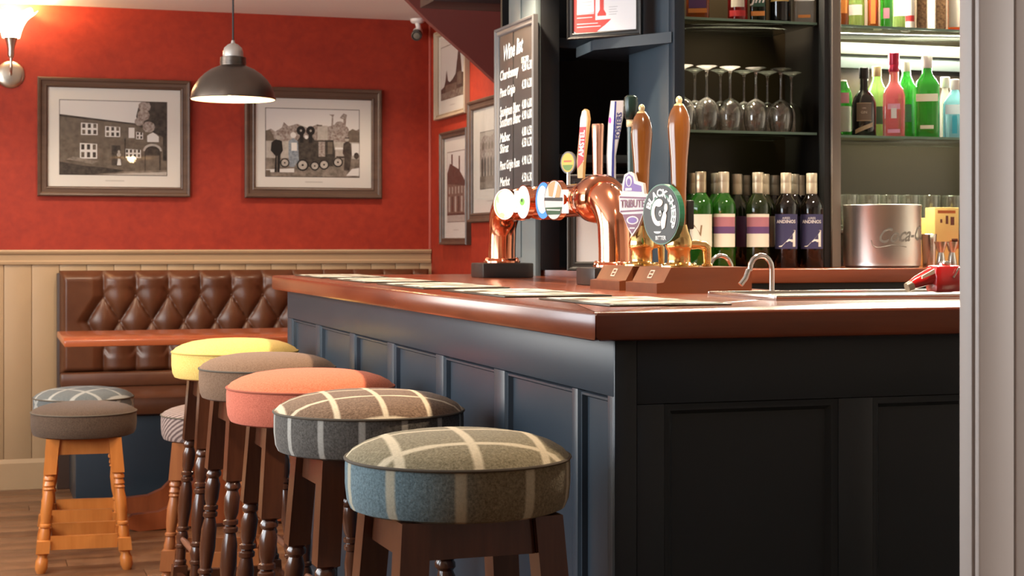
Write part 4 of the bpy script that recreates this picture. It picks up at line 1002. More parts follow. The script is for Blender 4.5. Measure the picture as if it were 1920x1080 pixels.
def bottle(label, x, y, z, prof, body, cap, capprof, labels=(), group=None, texts=(), cat='bottle', name='bottle', liq=None):
    """prof: [(z, rx, ry, e)]; local -y faces the camera; labels: (z0,z1,half-angle,material[,r])"""
    y = y + DYB
    t = thing(name, label, cat, (x, y, z), rot_to_cam(x, y), group)
    MB().loft([sloop(0, 0, zz, rx, ry, e) for zz, rx, ry, e in prof]).build('body', body, t, angle=50)
    if capprof: MB().lathe([(r, zz) for zz, r in capprof], 20).build('cap', cap, t)
    for lb in labels:
        z0, z1, ha, m = lb[:4]; flat = lb[4] if len(lb) > 4 else None; tilt = lb[5] if len(lb) > 5 else 0.0
        mb = MB()
        if flat:   # flat-faced bottle: plate on its front
            w, yf = flat; mb.prism([(-w, z0 - tilt), (w, z0 + tilt), (w, z1 + tilt), (-w, z1 - tilt)], lambda u, v, ww: (u, -yf - ww, v), 0.0002, 0.0010)
        else:
            r = max(p[1] for p in prof) + 0.0008; arc_patch(mb, r, z0, z1, -PI / 2 - ha, -PI / 2 + ha, 0, 14, tilt)
        mb.build('paper_label', m, t)
    for s, size, zz, m, kw in texts:
        kw = dict(kw); r = max(p[1] for p in prof) + 0.0018; fy = kw.pop('flat', None); dx = kw.pop('dx', 0.0); dzf = kw.pop('slope', 0.0)
        if fy is not None: fn = lambda u, v, w, zz=zz, fy=fy: (u + dx, -fy - 0.002, v + zz)
        else: fn = lambda u, v, w, zz=zz: (r * math.cos(-PI / 2 + (u + dx) / r), r * math.sin(-PI / 2 + (u + dx) / r), v + zz + dzf * u)
        text_obj('lettering', s, size, m, t, fn, **kw)
    return t
def wine_prof(r=0.0375, h=0.298):
    return [(0, r * .93, r * .93, 2), (.004, r, r, 2), (.185, r, r, 2), (.200, r * .96, r * .96, 2), (.214, r * .80, r * .80, 2), (.226, r * .58, r * .58, 2), (.236, r * .42, r * .42, 2), (.250, .0145, .0145, 2), (h - .004, .0140, .0140, 2)]
CAPW = mat('cream_foil_cap', (0.66, 0.56, 0.40), 0.32, 0.35); CAPG = mat('gold_foil_cap', (0.50, 0.40, 0.26), 0.3, 0.7); CAPD = mat('dull_foil_cap', (0.34, 0.29, 0.22), 0.35, 0.5)
winecap = [(0.236, 0.0165), (0.238, 0.0172), (0.268, 0.0172), (0.270, 0.0166), (0.272, 0.0172), (0.300, 0.0172), (0.302, 0.0160)]
GRN = liquid('green_wine_glass', (0.05, 0.27, 0.025), 0.18); DKW = liquid('dark_wine_glass', (0.020, 0.014, 0.010), 0.10); DKG = liquid('olive_wine_glass', (0.05, 0.075, 0.022), 0.2)
LCR = mat('label_cream', (0.74, 0.68, 0.55), 0.6); LPK = mat('label_rose', (0.42, 0.16, 0.19), 0.6); LPU = mat('label_purple', (0.125, 0.055, 0.16), 0.6); LNV = mat('label_navy', (0.045, 0.040, 0.105), 0.55); LSL = mat('label_silver', (0.72, 0.66, 0.58), 0.4); LWH = mat('label_white', (0.82, 0.80, 0.72), 0.6)
LIL = mat('label_lilac_ink', (0.80, 0.74, 0.72), 0.5)
WG = 'wine bottles on the back counter'
def stripe_labels(): return [(0.066, 0.108, 1.15, LCR), (0.108, 0.130, 1.15, LPU), (0.130, 0.160, 1.15, LPK), (0.160, 0.170, 1.15, LCR)]
def navy_txt(): return [('AIRES', 0.010, 0.157, LIL, {}), ('ANDINOS', 0.0145, 0.146, LIL, dict(bold=0.0003)), ('A', 0.075, 0.090, LSL, dict(shear=0.45, bold=0.0008, sx=1.1, dx=0.004))]
def wpos(u, y): return onY(u, 450, y + DYB).x
def wine(label, u, y, body, cap, labels, texts=()):
    bottle(label, wpos(u, y), y, zc_ + 0.0004, wine_prof(), body, cap, winecap, labels, WG, texts, name='wine_bottle')
wine('green wine bottle with cream label, leftmost on the back counter by the brass pump', 1314, 4.585, GRN, CAPG, [(0.066, 0.168, 1.1, LCR)], [('V', 0.05, 0.115, mat('label_brown_ink', (0.25, 0.16, 0.08), 0.6), dict(shear=-0.3))])
wine('green wine bottle with rose and purple striped label', 1357, 4.585, GRN, CAPW, stripe_labels())
wine('dark wine bottle with rose and purple striped label', 1421, 4.585, DKG, CAPW, stripe_labels())
wine('wine bottle with navy label and silver letter, left of its twin', 1474, 4.585, DKW, CAPW, [(0.060, 0.170, 1.15, LNV)], navy_txt())
wine('wine bottle with navy label and silver letter, rightmost on the counter', 1522, 4.585, DKW, CAPW, [(0.060, 0.170, 1.15, LNV)], navy_txt())
for u, y, body, cap, lb, lab in ((1298, 4.70, GRN, CAPG, LCR, 'green wine bottle half hidden behind the cream-labelled one'), (1343, 4.67, GRN, CAPD, LCR, 'green wine bottle standing behind the green striped one'), (1382, 4.72, DKG, CAPW, LPU, 'dark wine bottle in the gap between the two striped ones'),
                               (1398, 4.80, DKG, CAPD, LCR, 'dark wine bottle deep behind the dark striped one, left side'), (1433, 4.69, DKG, CAPW, LCR, 'dark wine bottle directly behind the dark striped one'), (1452, 4.775, DKW, CAPD, LNV, 'black wine bottle in the gap left of the navy-labelled pair'),
                               (1489, 4.67, DKW, CAPD, LNV, 'black wine bottle between the navy-labelled pair, set back'), (1500, 4.75, DKW, CAPW, LNV, 'black wine bottle behind the rightmost navy-labelled one')):
    wine(lab, u, y, body, cap, [(0.066, 0.165, 1.0, lb)])

# wine glasses, upside down on the shelf
WGL = liquid('wine_glass_crystal', (0.98, 0.96, 0.92), 0.045, 0.01); WGL.node_tree.nodes['Principled BSDF'].inputs['Transmission Weight'].default_value = 1.0
def wine_glass(label, x, y, z, grp, shared=[None]):
    if shared[0] is None:
        bowl = [(0.030, 0.0), (0.0345, 0.012), (0.039, 0.035), (0.0405, 0.055), (0.037, 0.078), (0.026, 0.096), (0.012, 0.105), (0.005, 0.110)]
        inn = [(0.0040, 0.1045), (0.011, 0.101), (0.024, 0.093), (0.0352, 0.077), (0.0388, 0.055), (0.0374, 0.035), (0.0330, 0.012), (0.0286, 0.0)]
        mb1 = MB().lathe(bowl + inn[:], 24, None, 0, False)
        n = 24; L = len(bowl + inn)
        mb1.f += [[k, (k + 1) % n, (L - 1) * n + (k + 1) % n, (L - 1) * n + k] for k in range(n)]; mb1.m += [0] * n; mb1.uv += [None] * n
        st = MB().lathe([(0.0050, 0.110), (0.0038, 0.125), (0.0034, 0.16), (0.0042, 0.188), (0.0075, 0.196)], 12)
        ft = MB().lathe([(0.006, 0.196), (0.020, 0.2035), (0.033, 0.2075), (0.0345, 0.2085), (0.033, 0.2095), (0.0, 0.2098)], 24)
        shared[0] = (mb1.mesh('bowl', WGL), st.mesh('stem', WGL), ft.mesh('foot', WGL))
    t = thing('wine_glass', label, 'glass', (x, y + DYB, z), 0, grp)
    for nm, me in zip(('bowl', 'stem', 'foot'), shared[0]):
        o = bpy.data.objects.new(nm, me); COL.objects.link(o); o.parent = t
GG = 'upturned wine glasses on the glass shelf'
ords = ['leftmost', 'second from the left', 'third from the left', 'fourth from the left', 'rightmost']
for i, u in enumerate((1280, 1325, 1369, 1417, 1464)):
    wine_glass('upturned wine glass, %s of the front row above the wine bottles' % ords[i], wpos(u, 4.70), 4.70, zL2 + 0.0005, GG)
for i, u in enumerate((1303, 1351, 1395, 1439, 1484)):
    wine_glass('upturned wine glass, %s of the rear row above the wine bottles' % ords[i], wpos(u, 4.80), 4.80, zL2 + 0.0005, GG)

# spirits on the upper left shelf
def round_prof(r, hs, h, rn=0.014): return [(0, r * .94, r * .94, 2), (.005, r, r, 2), (hs, r, r, 2), (hs + .02, r * .9, r * .9, 2), (hs + .04, r * .62, r * .62, 2), (hs + .055, rn * 1.1, rn * 1.1, 2), (h, rn, rn, 2)]
def sq_prof(rx, ry, hs, h, rn=0.014, e=5.0): return [(0, rx * .95, ry * .95, e), (.005, rx, ry, e), (hs, rx, ry, e), (hs + .018, rx * .86, ry * .88, 4), (hs + .032, rx * .55, ry * .6, 2.5), (hs + .042, rn * 1.1, rn * 1.1, 2), (h, rn, rn, 2)]
def capat(h, r=0.016, l=0.035): return [(h - 0.012, r * .96), (h - 0.010, r), (h + l - .013, r), (h + l - .011, r * .9)]
AMB = liquid('amber_spirit', (0.62, 0.20, 0.035), 0.45); REDL = liquid('red_spirit', (0.65, 0.03, 0.025), 0.45); DGB = liquid('dark_green_spirit', (0.012, 0.035, 0.014), 0.2); BLK = liquid('black_bottle_glass', (0.012, 0.010, 0.008), 0.08); CLR = liquid('clear_spirit', (0.86, 0.84, 0.76), 0.25); BGR = liquid('bright_green_gin', (0.06, 0.50, 0.06), 0.05); LGR = liquid('light_green_spirit', (0.50, 0.78, 0.25), 0.08); PNK = liquid('pink_gin', (0.96, 0.25, 0.28), 0.07); BLU = liquid('pale_blue_gin', (0.45, 0.86, 0.95), 0.12); ORG = liquid('orange_spirit', (0.85, 0.26, 0.05), 0.5)
CAPB = mat('black_cap', (0.02, 0.02, 0.02), 0.35); CAPR = mat('crimson_cap', (0.50, 0.02, 0.06), 0.3, 0.3); CAPWH = mat('white_cap', (0.82, 0.76, 0.72), 0.4); CAPAU = mat('gold_cap', (0.75, 0.52, 0.18), 0.28, 0.9); CORK = mat('pale_cork_cap', (0.62, 0.52, 0.30), 0.5)
LOR = mat('label_orange', (0.72, 0.26, 0.05), 0.55); LGO = mat('label_gold', (0.66, 0.47, 0.16), 0.4); LGN = mat('label_dark_green', (0.03, 0.09, 0.05), 0.55); LRD = mat('label_red', (0.55, 0.03, 0.03), 0.55); LBK = mat('label_black', (0.03, 0.022, 0.018), 0.5); LTN = mat('label_tan', (0.55, 0.42, 0.27), 0.55); LMG = mat('label_pink', (0.85, 0.40, 0.52), 0.5)
G1 = 'spirit bottles on the upper left glass shelf'
y = 4.72
bottle('amber bottle with cream and purple label, leftmost on the upper left shelf', wpos(1308, y), y, zL1 + .0005, sq_prof(.037, .03, .18, .25), AMB, CAPB, capat(.25), [(.035, .14, 0, LPU, (.028, .030)), (.02, .034, 0, LOR, (.030, .030))], G1)
bottle('red bottle with cream label, second on the upper left shelf', wpos(1383, y), y, zL1 + .0005, round_prof(.032, .19, .28), REDL, CAPB, capat(.28), [(.045, .12, .7, LCR), (.015, .035, .9, LRD)], G1)
bottle('dark green bottle with white script, beside the red one', wpos(1421, y), y, zL1 + .0005, sq_prof(.026, .026, .20, .27), DGB, CAPB, capat(.27), [(.02, .035, 0, LOR, (.022, .026)), (.05, .11, 0, LGN, (.022, .026))], G1, [('Jm', 0.04, .075, LWH, dict(flat=.026, shear=.3, bold=.001))])
bottle('black bottle with gold label on the upper left shelf', wpos(1462, y), y, zL1 + .0005, round_prof(.036, .18, .27), BLK, CAPAU, capat(.27), [(.07, .13, .9, LGO)], G1)
bottle('clear bottle with white label, rightmost on the upper left shelf', wpos(1508, y), y, zL1 + .0005, sq_prof(.038, .032, .18, .26), CLR, CAPB, capat(.26), [(.075, .095, 0, LWH, (.033, .032)), (.02, .03, 0, LOR, (.02, .032))], G1)
# upper right shelf
G2 = 'spirit bottles on the upper right glass shelf'
def ur(label, u, y, prof, body, cap, h, labs, txt=()): bottle(label, wpos(u, y), y, zR1 + .0005, prof, body, cap, capat(h), labs, G2, txt)
ur('small amber bottle, leftmost on the upper right shelf', 1578, 4.72, round_prof(.024, .15, .23), AMB, CAPB, .23, [(.05, .10, .8, LOR)])
ur('pale green-yellow bottle with white label on the upper right shelf', 1604, 4.75, round_prof(.030, .17, .27), LGR, CAPAU, .27, [(.05, .085, .8, LWH)])
ur('brown-red bottle with orange edge on the upper right shelf', 1637, 4.72, sq_prof(.018, .022, .19, .27), AMB, CAPB, .27, [(.03, .15, 0, LRD, (.011, .022)), (.02, .16, 0, LOR, (.008, .0225))])
ur('bright green bottle with pink emblem on the upper right shelf', 1662, 4.72, round_prof(.021, .18, .28), BGR, CAPWH, .28, [(.04, .075, .5, LMG)])
ur('yellow-green bottle with cream label on the upper right shelf', 1687, 4.78, round_prof(.024, .18, .28), LGR, CAPAU, .28, [(.06, .12, .9, LCR)])
ur('white labelled bottle with red band on the upper right shelf', 1706, 4.69, round_prof(.016, .17, .26), CLR, CAPR, .26, [(.03, .05, 1.0, LRD), (.05, .14, 1.0, LWH), (.005, .03, 1.0, LWH)])
ur('left dark bottle with embossed patterned glass on the upper right shelf', 1728, 4.70, sq_prof(.017, .022, .19, .27), BLK, CAPB, .27, [(.01, .17, 0, mat('embossed_brown', (0.10, 0.045, 0.02), 0.35, col2=(0.40, 0.24, 0.12), scale=120), (.015, .022))])
ur('cream patterned box between two dark bottles on the upper right shelf', 1746, 4.77, sq_prof(.012, .02, .20, .27), CLR, CAPB, .27, [(.01, .18, 0, mat('cream_pattern', (0.70, 0.58, 0.44), 0.5, col2=(0.25, 0.14, 0.08), scale=140), (.011, .020))])
ur('right dark bottle with embossed patterned glass on the upper right shelf', 1764, 4.70, sq_prof(.017, .022, .19, .27), BLK, CAPB, .27, [(.01, .17, 0, mat('embossed_brown', (0, 0, 0)), (.015, .022))])
ur('amber bottle with large cream label, rightmost on the upper right shelf', 1791, 4.70, sq_prof(.024, .028, .19, .27), ORG, CAPR, .27, [(.018, .17, 0, LCR, (.022, .028)), (.001, .012, 0, LRD, (.023, .028))])
# lower right shelf
G3 = 'gin bottles on the lower right glass shelf'
def lr(label, u, y, prof, body, cap, h, labs, txt=(), cp=None): bottle(label, wpos(u, y), y, zR2 + .0005, prof, body, cap, cp or capat(h), labs, G3, txt)
lr('green bottle with pink flower, at the left end of the lower right shelf', 1579, 4.77, round_prof(.034, .135, .17), BGR, CAPWH, .17, [(.02, .105, 1.0, LWH), (.115, .15, .7, LMG)])
lr('squat black bottle with brown octagonal label on the lower right shelf', 1620, 4.685, [(0, .037, .037, 2), (.005, .040, .040, 2), (.11, .040, .040, 2), (.13, .034, .034, 2), (.145, .022, .022, 2), (.155, .0135, .0135, 2), (.205, .0125, .0125, 2)], BLK, CAPB, .205,
   [(.020, .034, .75, LTN, None, .024), (.052, .108, .62, mat('label_taupe', (0.20, 0.15, 0.11), 0.5)), (.050, .0525, .62, LTN), (.1075, .11, .62, LTN)], [('GIN', 0.012, .078, LCR, {}), ('1886', 0.007, .092, LCR, {})])
lr('green bottle with cork cap half hidden behind the black one', 1644, 4.80, round_prof(.037, .145, .225, .015), LGR, CORK, .225, [(.05, .11, .9, LGN)])
lr('square pink gin bottle with white letter on the lower right shelf', 1676, 4.66, [(0, .034, .028, 6), (.004, .036, .030, 6), (.135, .036, .030, 6), (.155, .031, .027, 5), (.172, .020, .020, 3), (.182, .0155, .0155, 2), (.222, .0145, .0145, 2)], PNK, CAPR, .222,
   [(.012, .024, 0, LMG, (.020, .030)), (.090, .108, 0, LMG, (.020, .030)), (.060, .094, 0, LWH, (.009, .0305))], [('GIN', 0.010, .099, LWH, dict(flat=.031))], [(.215, .0160), (.217, .0172), (.236, .0172), (.238, .0165), (.240, .0172), (.258, .0172), (.262, .0178), (.276, .0178), (.278, .016)])
lr('green bottle with white cap half hidden behind the pink one', 1699, 4.80, round_prof(.036, .165, .245, .015), BGR, CAPWH, .245, [(.06, .12, .5, LGN)])
lr('broad green gin bottle with white cap and cream shoulder label', 1738, 4.69, [(0, .038, .030, 3), (.005, .041, .032, 3), (.175, .041, .032, 3), (.19, .036, .030, 2.6), (.205, .024, .023, 2.2), (.22, .0165, .0165, 2), (.245, .0155, .0155, 2)], BGR, CAPWH, .245,
   [(.122, .147, .0, LCR, (.036, .032)), (.030, .042, .0, LCR, (.022, .032))], (), [(.235, .0172), (.237, .018), (.272, .018), (.275, .0165)])
lr('slim clear bottle with tall pale neck between the green and blue bottles', 1772, 4.74, round_prof(.017, .13, .19, .010), CLR, CAPWH, .19, [(.01, .12, .5, LWH)])
lr('pale blue gin bottle with sloping shoulders, rightmost on the lower right shelf', 1790, 4.67, [(0, .036, .030, 5), (.004, .038, .032, 5), (.115, .038, .032, 5), (.130, .032, .029, 4), (.150, .019, .018, 2.5), (.165, .013, .013, 2), (.175, .012, .012, 2)], BLU, CAPWH, .175, [(.015, .075, 0, mat('label_teal', (0.05, 0.38, 0.48), 0.4), (.008, .032)), (.08, .112, 0, mat('label_ice', (0.75, 0.88, 0.92), 0.5), (.030, .032))])

# ice bucket, tumblers, shakers, jiggers, yellow cartons on the back counter
yb_ = 4.70
bp = onY(1654, 490, yb_)
ib = thing('ice_bucket', 'wide brushed steel ice bucket with script lettering on the back counter', 'bucket', (bp.x, yb_, zc_ + 0.0004), rot_to_cam(bp.x, yb_))
br = 71.5 * (bp - CAM).dot(F_) / F; bh = 0.198
MB().lathe([(br * 0.93, 0.0), (br * 0.985, 0.006), (br * 0.985, 0.018), (br, 0.024), (br, bh - 0.004), (br * 1.012, bh - 0.002), (br * 1.012, bh + 0.003), (br * 0.985, bh + 0.004), (br * 0.975, bh - 0.004), (br * 0.96, 0.02), (0.001, 0.018)], 64).build('body', mat('satin_bucket_steel', (0.80, 0.76, 0.71), 0.36, 1.0), ib)
ETCH = mat('etched_steel', (0.20, 0.175, 0.15), 0.5, 0.3)
text_obj('lettering', 'Coca-Cola', 0.066, ETCH, ib, lambda u, v, w: ((br + 0.0006) * math.cos(-PI / 2 + (u - 0.018) / br), (br + 0.0006) * math.sin(-PI / 2 + (u - 0.018) / br), v + 0.098 + 0.06 * u), shear=0.5, sx=0.80, align='LEFT', bold=0.0008)
sw_ = MB()   # the swash under the script
sw_.tube([((br + 0.0004) * math.cos(-PI / 2 + a / br), (br + 0.0004) * math.sin(-PI / 2 + a / br), zz) for a, zz in ((-0.034, 0.088), (-0.030, 0.072), (-0.018, 0.064), (0.005, 0.066), (0.03, 0.072), (0.055, 0.070), (0.08, 0.066))], 0.0014, 6).build('swash', ETCH, ib)
TUM = liquid('tumbler_glass', (0.98, 0.96, 0.90), 0.06, 0.01); TUM.node_tree.nodes['Principled BSDF'].inputs['Transmission Weight'].default_value = 1.0
tmb = MB().lathe([(0.026, 0.0), (0.029, 0.002), (0.034, 0.06), (0.036, 0.118), (0.0345, 0.120), (0.0325, 0.06), (0.027, 0.014), (0.001, 0.012)], 24).mesh('tumbler', TUM)
for i, u in enumerate((1590, 1630, 1668, 1706, 1744, 1786, 1828)):
    o = bpy.data.objects.new('tumbler', tmb); COL.objects.link(o); yy = 5.0
    o.location = (onY(u, 450, yy).x, yy, zR3 + 0.0005)
    tag(o, 'glass tumbler on the ledge behind the steel bucket, %s from the left' % ['first', 'second', 'third', 'fourth', 'fifth', 'sixth', 'seventh'][i], 'glass', 'tumblers on the ledge behind the bucket')
YCT = mat('yellow_carton', (0.88, 0.62, 0.22), 0.55, col2=(0.84, 0.56, 0.20), scale=8); OCT = mat('orange_print', (0.60, 0.16, 0.03), 0.55); BRP = mat('brown_print', (0.18, 0.05, 0.03), 0.55)
def carton(label, ua, ub, vt, yy, prints):
    a = onY(ua, vt, yy); b = onY(ub, vt, yy); hh = a.z - zc_
    t = thing('yellow_carton', label, 'carton', ((a.x + b.x) / 2, yy, zc_ + 0.0004), 0, 'yellow cartons beside the ice bucket'); w = (b.x - a.x) / 2
    MB().box(-w, w, 0, 0.06, 0, hh, 0, 0.002).build('body', YCT, t)
    for x0, z0, x1, z1, m in prints: MB().box(-w + 2 * w * x0, -w + 2 * w * x1, -0.0008, 0.0004, hh * z0, hh * z1).build('print', m, t)
carton('low yellow carton just right of the steel bucket', 1716, 1757, 409, 4.87, ((0.0, 0.55, 0.8, 0.57, LGO), (0.5, .60, .62, .72, LGN)))
carton('tall yellow carton with brown print behind the steel measures', 1753, 1798, 389, 4.78, ((.12, .90, .85, .95, OCT), (.45, .72, .55, .86, BRP), (.65, .70, .8, .84, BRP), (.22, .74, .3, .80, BRP), (.62, .30, .98, .44, OCT), (.7, .40, .95, .47, BRP)))
shx = onY(1742, 470, 4.68)
tag(MB().lathe([(0.020, 0), (0.0205, 0.002), (0.0245, 0.105), (0.0252, 0.107), (0.0238, 0.108), (0.0225, 0.10), (0.001, 0.095)], 28).build('shaker_tin', STEEL, None, (shx.x, 4.68, zc_ + 0.0004)), 'plain steel shaker cup between the bucket and the measures', 'cup')
jg = MB().lathe([(0.017, 0.0), (0.0175, 0.001), (0.0105, 0.042), (0.009, 0.048), (0.012, 0.054), (0.0215, 0.082), (0.0220, 0.083), (0.0205, 0.082), (0.001, 0.060)], 24).mesh('spirit_measure', STEEL)
for u, lab in ((1764, 'double-cone steel spirit measure beside the shaker cup'), (1785, 'double-cone steel spirit measure next to the pillar')):
    o = bpy.data.objects.new('spirit_measure', jg); COL.objects.link(o); q_ = onY(u, 480, 4.60); o.location = (q_.x, 4.60, zc_ + 0.0004)
    tag(o, lab, 'measure', 'steel spirit measures on the back counter')

# ================================================================== COPPER BEER FONT
FX, FYF, FYN, FZ = 1.56, 4.945, 3.97, 1.297
fo = thing('beer_font', 'polished copper beer font arching over the bar with lit round badges', 'beer font', (FX, (FYF + FYN) / 2, HC))
hy = (FYF - FYN) / 2; ZT = FZ - HC
GREYB_ = mat('font_base_black', (0.022, 0.020, 0.019), 0.35)
for yy in (hy, -hy): MB().box(-0.083, 0.083, yy - 0.068, yy + 0.068, 0, 0.046, 0, 0.004).build('base', GREYB_, fo)
def arch(sign):
    pts = [(0, sign * hy, 0.046), (0, sign * hy, 0.09), (0, sign * (hy - 0.004), 0.135)]
    for k in range(1, 8):
        a = PI / 2 * k / 7; pts.append((0, sign * (hy - 0.004 - 0.092 * (1 - math.cos(a))), 0.135 + (ZT - 0.135) * math.sin(a)))
    return pts
for s_ in (1, -1):
    MB().tube(arch(s_), [0.043] * 4 + [0.045, 0.047, 0.049, 0.050, 0.050, 0.050], 28).build('column', COPPER, fo)
    fl_ = MB().lathe([(0.043, 0.046), (0.058, 0.047), (0.058, 0.052), (0.046, 0.056), (0.043, 0.060)], 28, lambda x, y, z, s_=s_: (x, y + s_ * hy, z)); fl_.build('flange', COPPER, fo)
    for k in range(6):
        a = k * PI / 3 + 0.3
        MB().lathe([(0.006, 0.052), (0.006, 0.058), (0.003, 0.062), (0.0005, 0.063)], 10, lambda x, y, z, a=a, s_=s_: (x + 0.053 * math.cos(a), y + s_ * hy + 0.053 * math.sin(a), z)).build('bolt', COPPER, fo)
ally = lambda x, y, z: (x, z, y + ZT)
yl = hy - 0.096
MB().lathe([(0.046, -yl), (0.046, yl)], 32, ally).build('cross_tube', COPPER, fo)
# swollen collar near the camera end
yc = -yl + 0.02
MB().lathe([(0.046, yc - 0.05), (0.058, yc - 0.045), (0.064, yc - 0.03), (0.066, yc), (0.064, yc + 0.03), (0.058, yc + 0.045), (0.046, yc + 0.05)], 36, ally).build('collar', COPPER, fo)
for yy in (yc + 0.08, yc + 0.10, 0.12, 0.30): MB().lathe([(0.046, yy - 0.006), (0.0495, yy - 0.004), (0.0495, yy + 0.004), (0.046, yy + 0.006)], 32, ally).build('ring', COPPER, fo)
LIT = lambda n, c, s: mat(n, tuple(q * 0.25 for q in c), 0.3, emit=c, estr=s)
BW = LIT('lit_badge_white', (1.0, 0.97, 0.90), 0.85); BG = LIT('lit_badge_green', (0.35, 0.75, 0.15), 0.5); BP = LIT('lit_badge_pink', (0.95, 0.62, 0.66), 0.6); BB = LIT('lit_badge_blue', (0.10, 0.35, 0.85), 0.6); BYE = LIT('lit_badge_yellow', (0.95, 0.85, 0.20), 0.6); BDK = mat('badge_dark', (0.03, 0.03, 0.03), 0.4); BTN_ = mat('badge_tan', (0.55, 0.33, 0.16), 0.4); BDG = mat('badge_dark_green', (0.02, 0.08, 0.03), 0.4); BWH = mat('badge_soft_white', (0.62, 0.61, 0.58), 0.4)
def badge(u, v, rr, ang, kind, lab):
    """round lens badge on the tube's customer side"""
    p = onX(u, v, FX - 0.062); c = Vector((p.x - FX, p.y - (FYF + FYN) / 2, p.z - HC)); n = (math.cos(ang), math.sin(ang), 0)
    fn = plane_fn(c, n)
    b = MB().prism(ngon(0, 0, rr, rr, 32), fn, -0.012, 0.004); b.build('badge_housing', COPPER, fo)
    d_ = MB(); L = [0.0042]
    def P(pts, m): d_.add([fn(a * rr, bb * rr, L[0]) for a, bb in pts], [list(range(len(pts)))], m); L[0] += 0.0002
    mats = [BW, BG, BP, BB, BYE, BDK, BTN_, BDG, BWH]
    if kind == 'apple':
        P(ngon(0, 0, .95, .95, 32), 1); P(ngon(.08, .02, .84, .90, 28), 0); P(ngon(.45, -.40, .40, .40, 16), 2); P(ngon(-.25, -.72, .28, .18, 14), 4); P(ngon(-.60, .30, .10, .25, 10), 1)
    elif kind == 'green':
        P(ngon(0, 0, .95, .95, 32), 0); P(ngon(-.1, 0.02, .36, .22, 12), 1); P(ngon(-.15, .1, .12, .1, 10), 7)
    elif kind == 'blue':
        P(ngon(0, 0, .95, .95, 32), 3); P(ngon(-.1, .05, .62, .72, 24), 0)
    else:
        P(ngon(0, 0, .95, .95, 32), 8); P([(-.5, .2), (-.6, .78), (.0, .93), (.2, .9), (-.1, .15)], 6); P([(-.1, .15), (.2, .9), (.42, .85), (.1, .1)], 0); P([(.1, .1), (.42, .8), (.75, .55), (.55, .05)], 6)
        P([(-.93, .1), (.93, .05), (.9, -.08), (-.9, -.02)], 5); P([(-.9, -.02), (.9, -.08), (.86, -.36), (-.86, -.36)], 8); P([(-.93, .0), (.93, -.05), (.93, .10), (-.93, .14)], 5); P([(-.86, -.36), (.86, -.36), (.6, -.72), (-.6, -.72)], 7); P([(-.7, -.44), (.7, -.48), (.66, -.54), (-.66, -.5)], 8)
    o = d_.build('badge_face', mats, fo, smooth=False); o['label'] = lab
badge(948, 383, 0.046, math.radians(208), 'apple', 'glowing white and green badge')
badge(983, 379, 0.050, math.radians(186), 'green', 'glowing white badge with small green mark')
badge(1021, 376, 0.054, math.radians(186), 'blue', 'glowing blue and white badge')
badge(1041, 375, 0.056, math.radians(190), 'beer', 'badge with tan and white panels')
for u in (971, 1056):
    p = onX(u, 378, FX - 0.052)
    fn = plane_fn((p.x - FX, p.y - (FYF + FYN) / 2, p.z - HC), (-1, 0, 0)); MB().prism(rect(-0.016, -0.032, 0.016, 0.032), fn, -0.01, 0.006).build('price_tab', BW, fo, label='small glowing white tab')
# tap handles on the serving side
def tapy(u): return onX(u, 340, FX + 0.10)
HX = 0.10
def tap_base(u):
    p = tapy(u); c = (HX, p.y - (FYF + FYN) / 2)
    MB().tube([(0.03, c[1], ZT), (0.07, c[1], ZT + 0.004), (HX, c[1], ZT + 0.015), (HX, c[1], ZT + 0.05)], [0.016, 0.016, 0.015, 0.013], 14).build('tap', mat('tap_dark_metal', (0.08, 0.06, 0.05), 0.3, 0.8), fo)
    return p, c
def tz(v, p): return onX(p[0], v, FX + HX).z - HC
facing = lambda c: plane_fn((HX, c[1], 0), (-0.80, -0.60, 0))
# 1 yellow oval
p, c = tap_base(1066); z0, z1 = tz(326, (1066,)), tz(284, (1066,)); fn = facing(c)
MB().tube([(HX, c[1], ZT + 0.045), (HX, c[1], z0 + 0.004)], 0.006, 10).build('tap_stem', STEEL, fo)
MB().prism(ngon(0, (z0 + z1) / 2, 0.026, (z1 - z0) / 2, 24), fn, -0.006, 0.004).build('tap_handle', mat('tap_grey', (0.12, 0.11, 0.10), 0.4), fo)
ov = MB(); zc2 = (z0 + z1) / 2; hz = (z1 - z0) / 2
ov.add([fn(a, b, 0.0043) for a, b in ngon(0, zc2, 0.022, hz * .86, 24)], [list(range(24))], 0)
ov.add([fn(a, b, 0.0046) for a, b in ngon(0, zc2 - hz * .1, 0.019, hz * .62, 20, PI * 1.05, PI * 1.95)], [list(range(21))], 1)
ov.add([fn(a, b, 0.0048) for a, b in rect(-0.014, zc2 + hz * .05, 0.014, zc2 + hz * .2)], [(0, 1, 2, 3)], 2)
ov.build('tap_badge', [mat('oval_yellow', (0.70, 0.38, 0.02), 0.4), mat('oval_green', (0.12, 0.22, 0.04), 0.5), mat('oval_red', (0.55, 0.10, 0.03), 0.5)], fo, label='yellow and green oval badge')
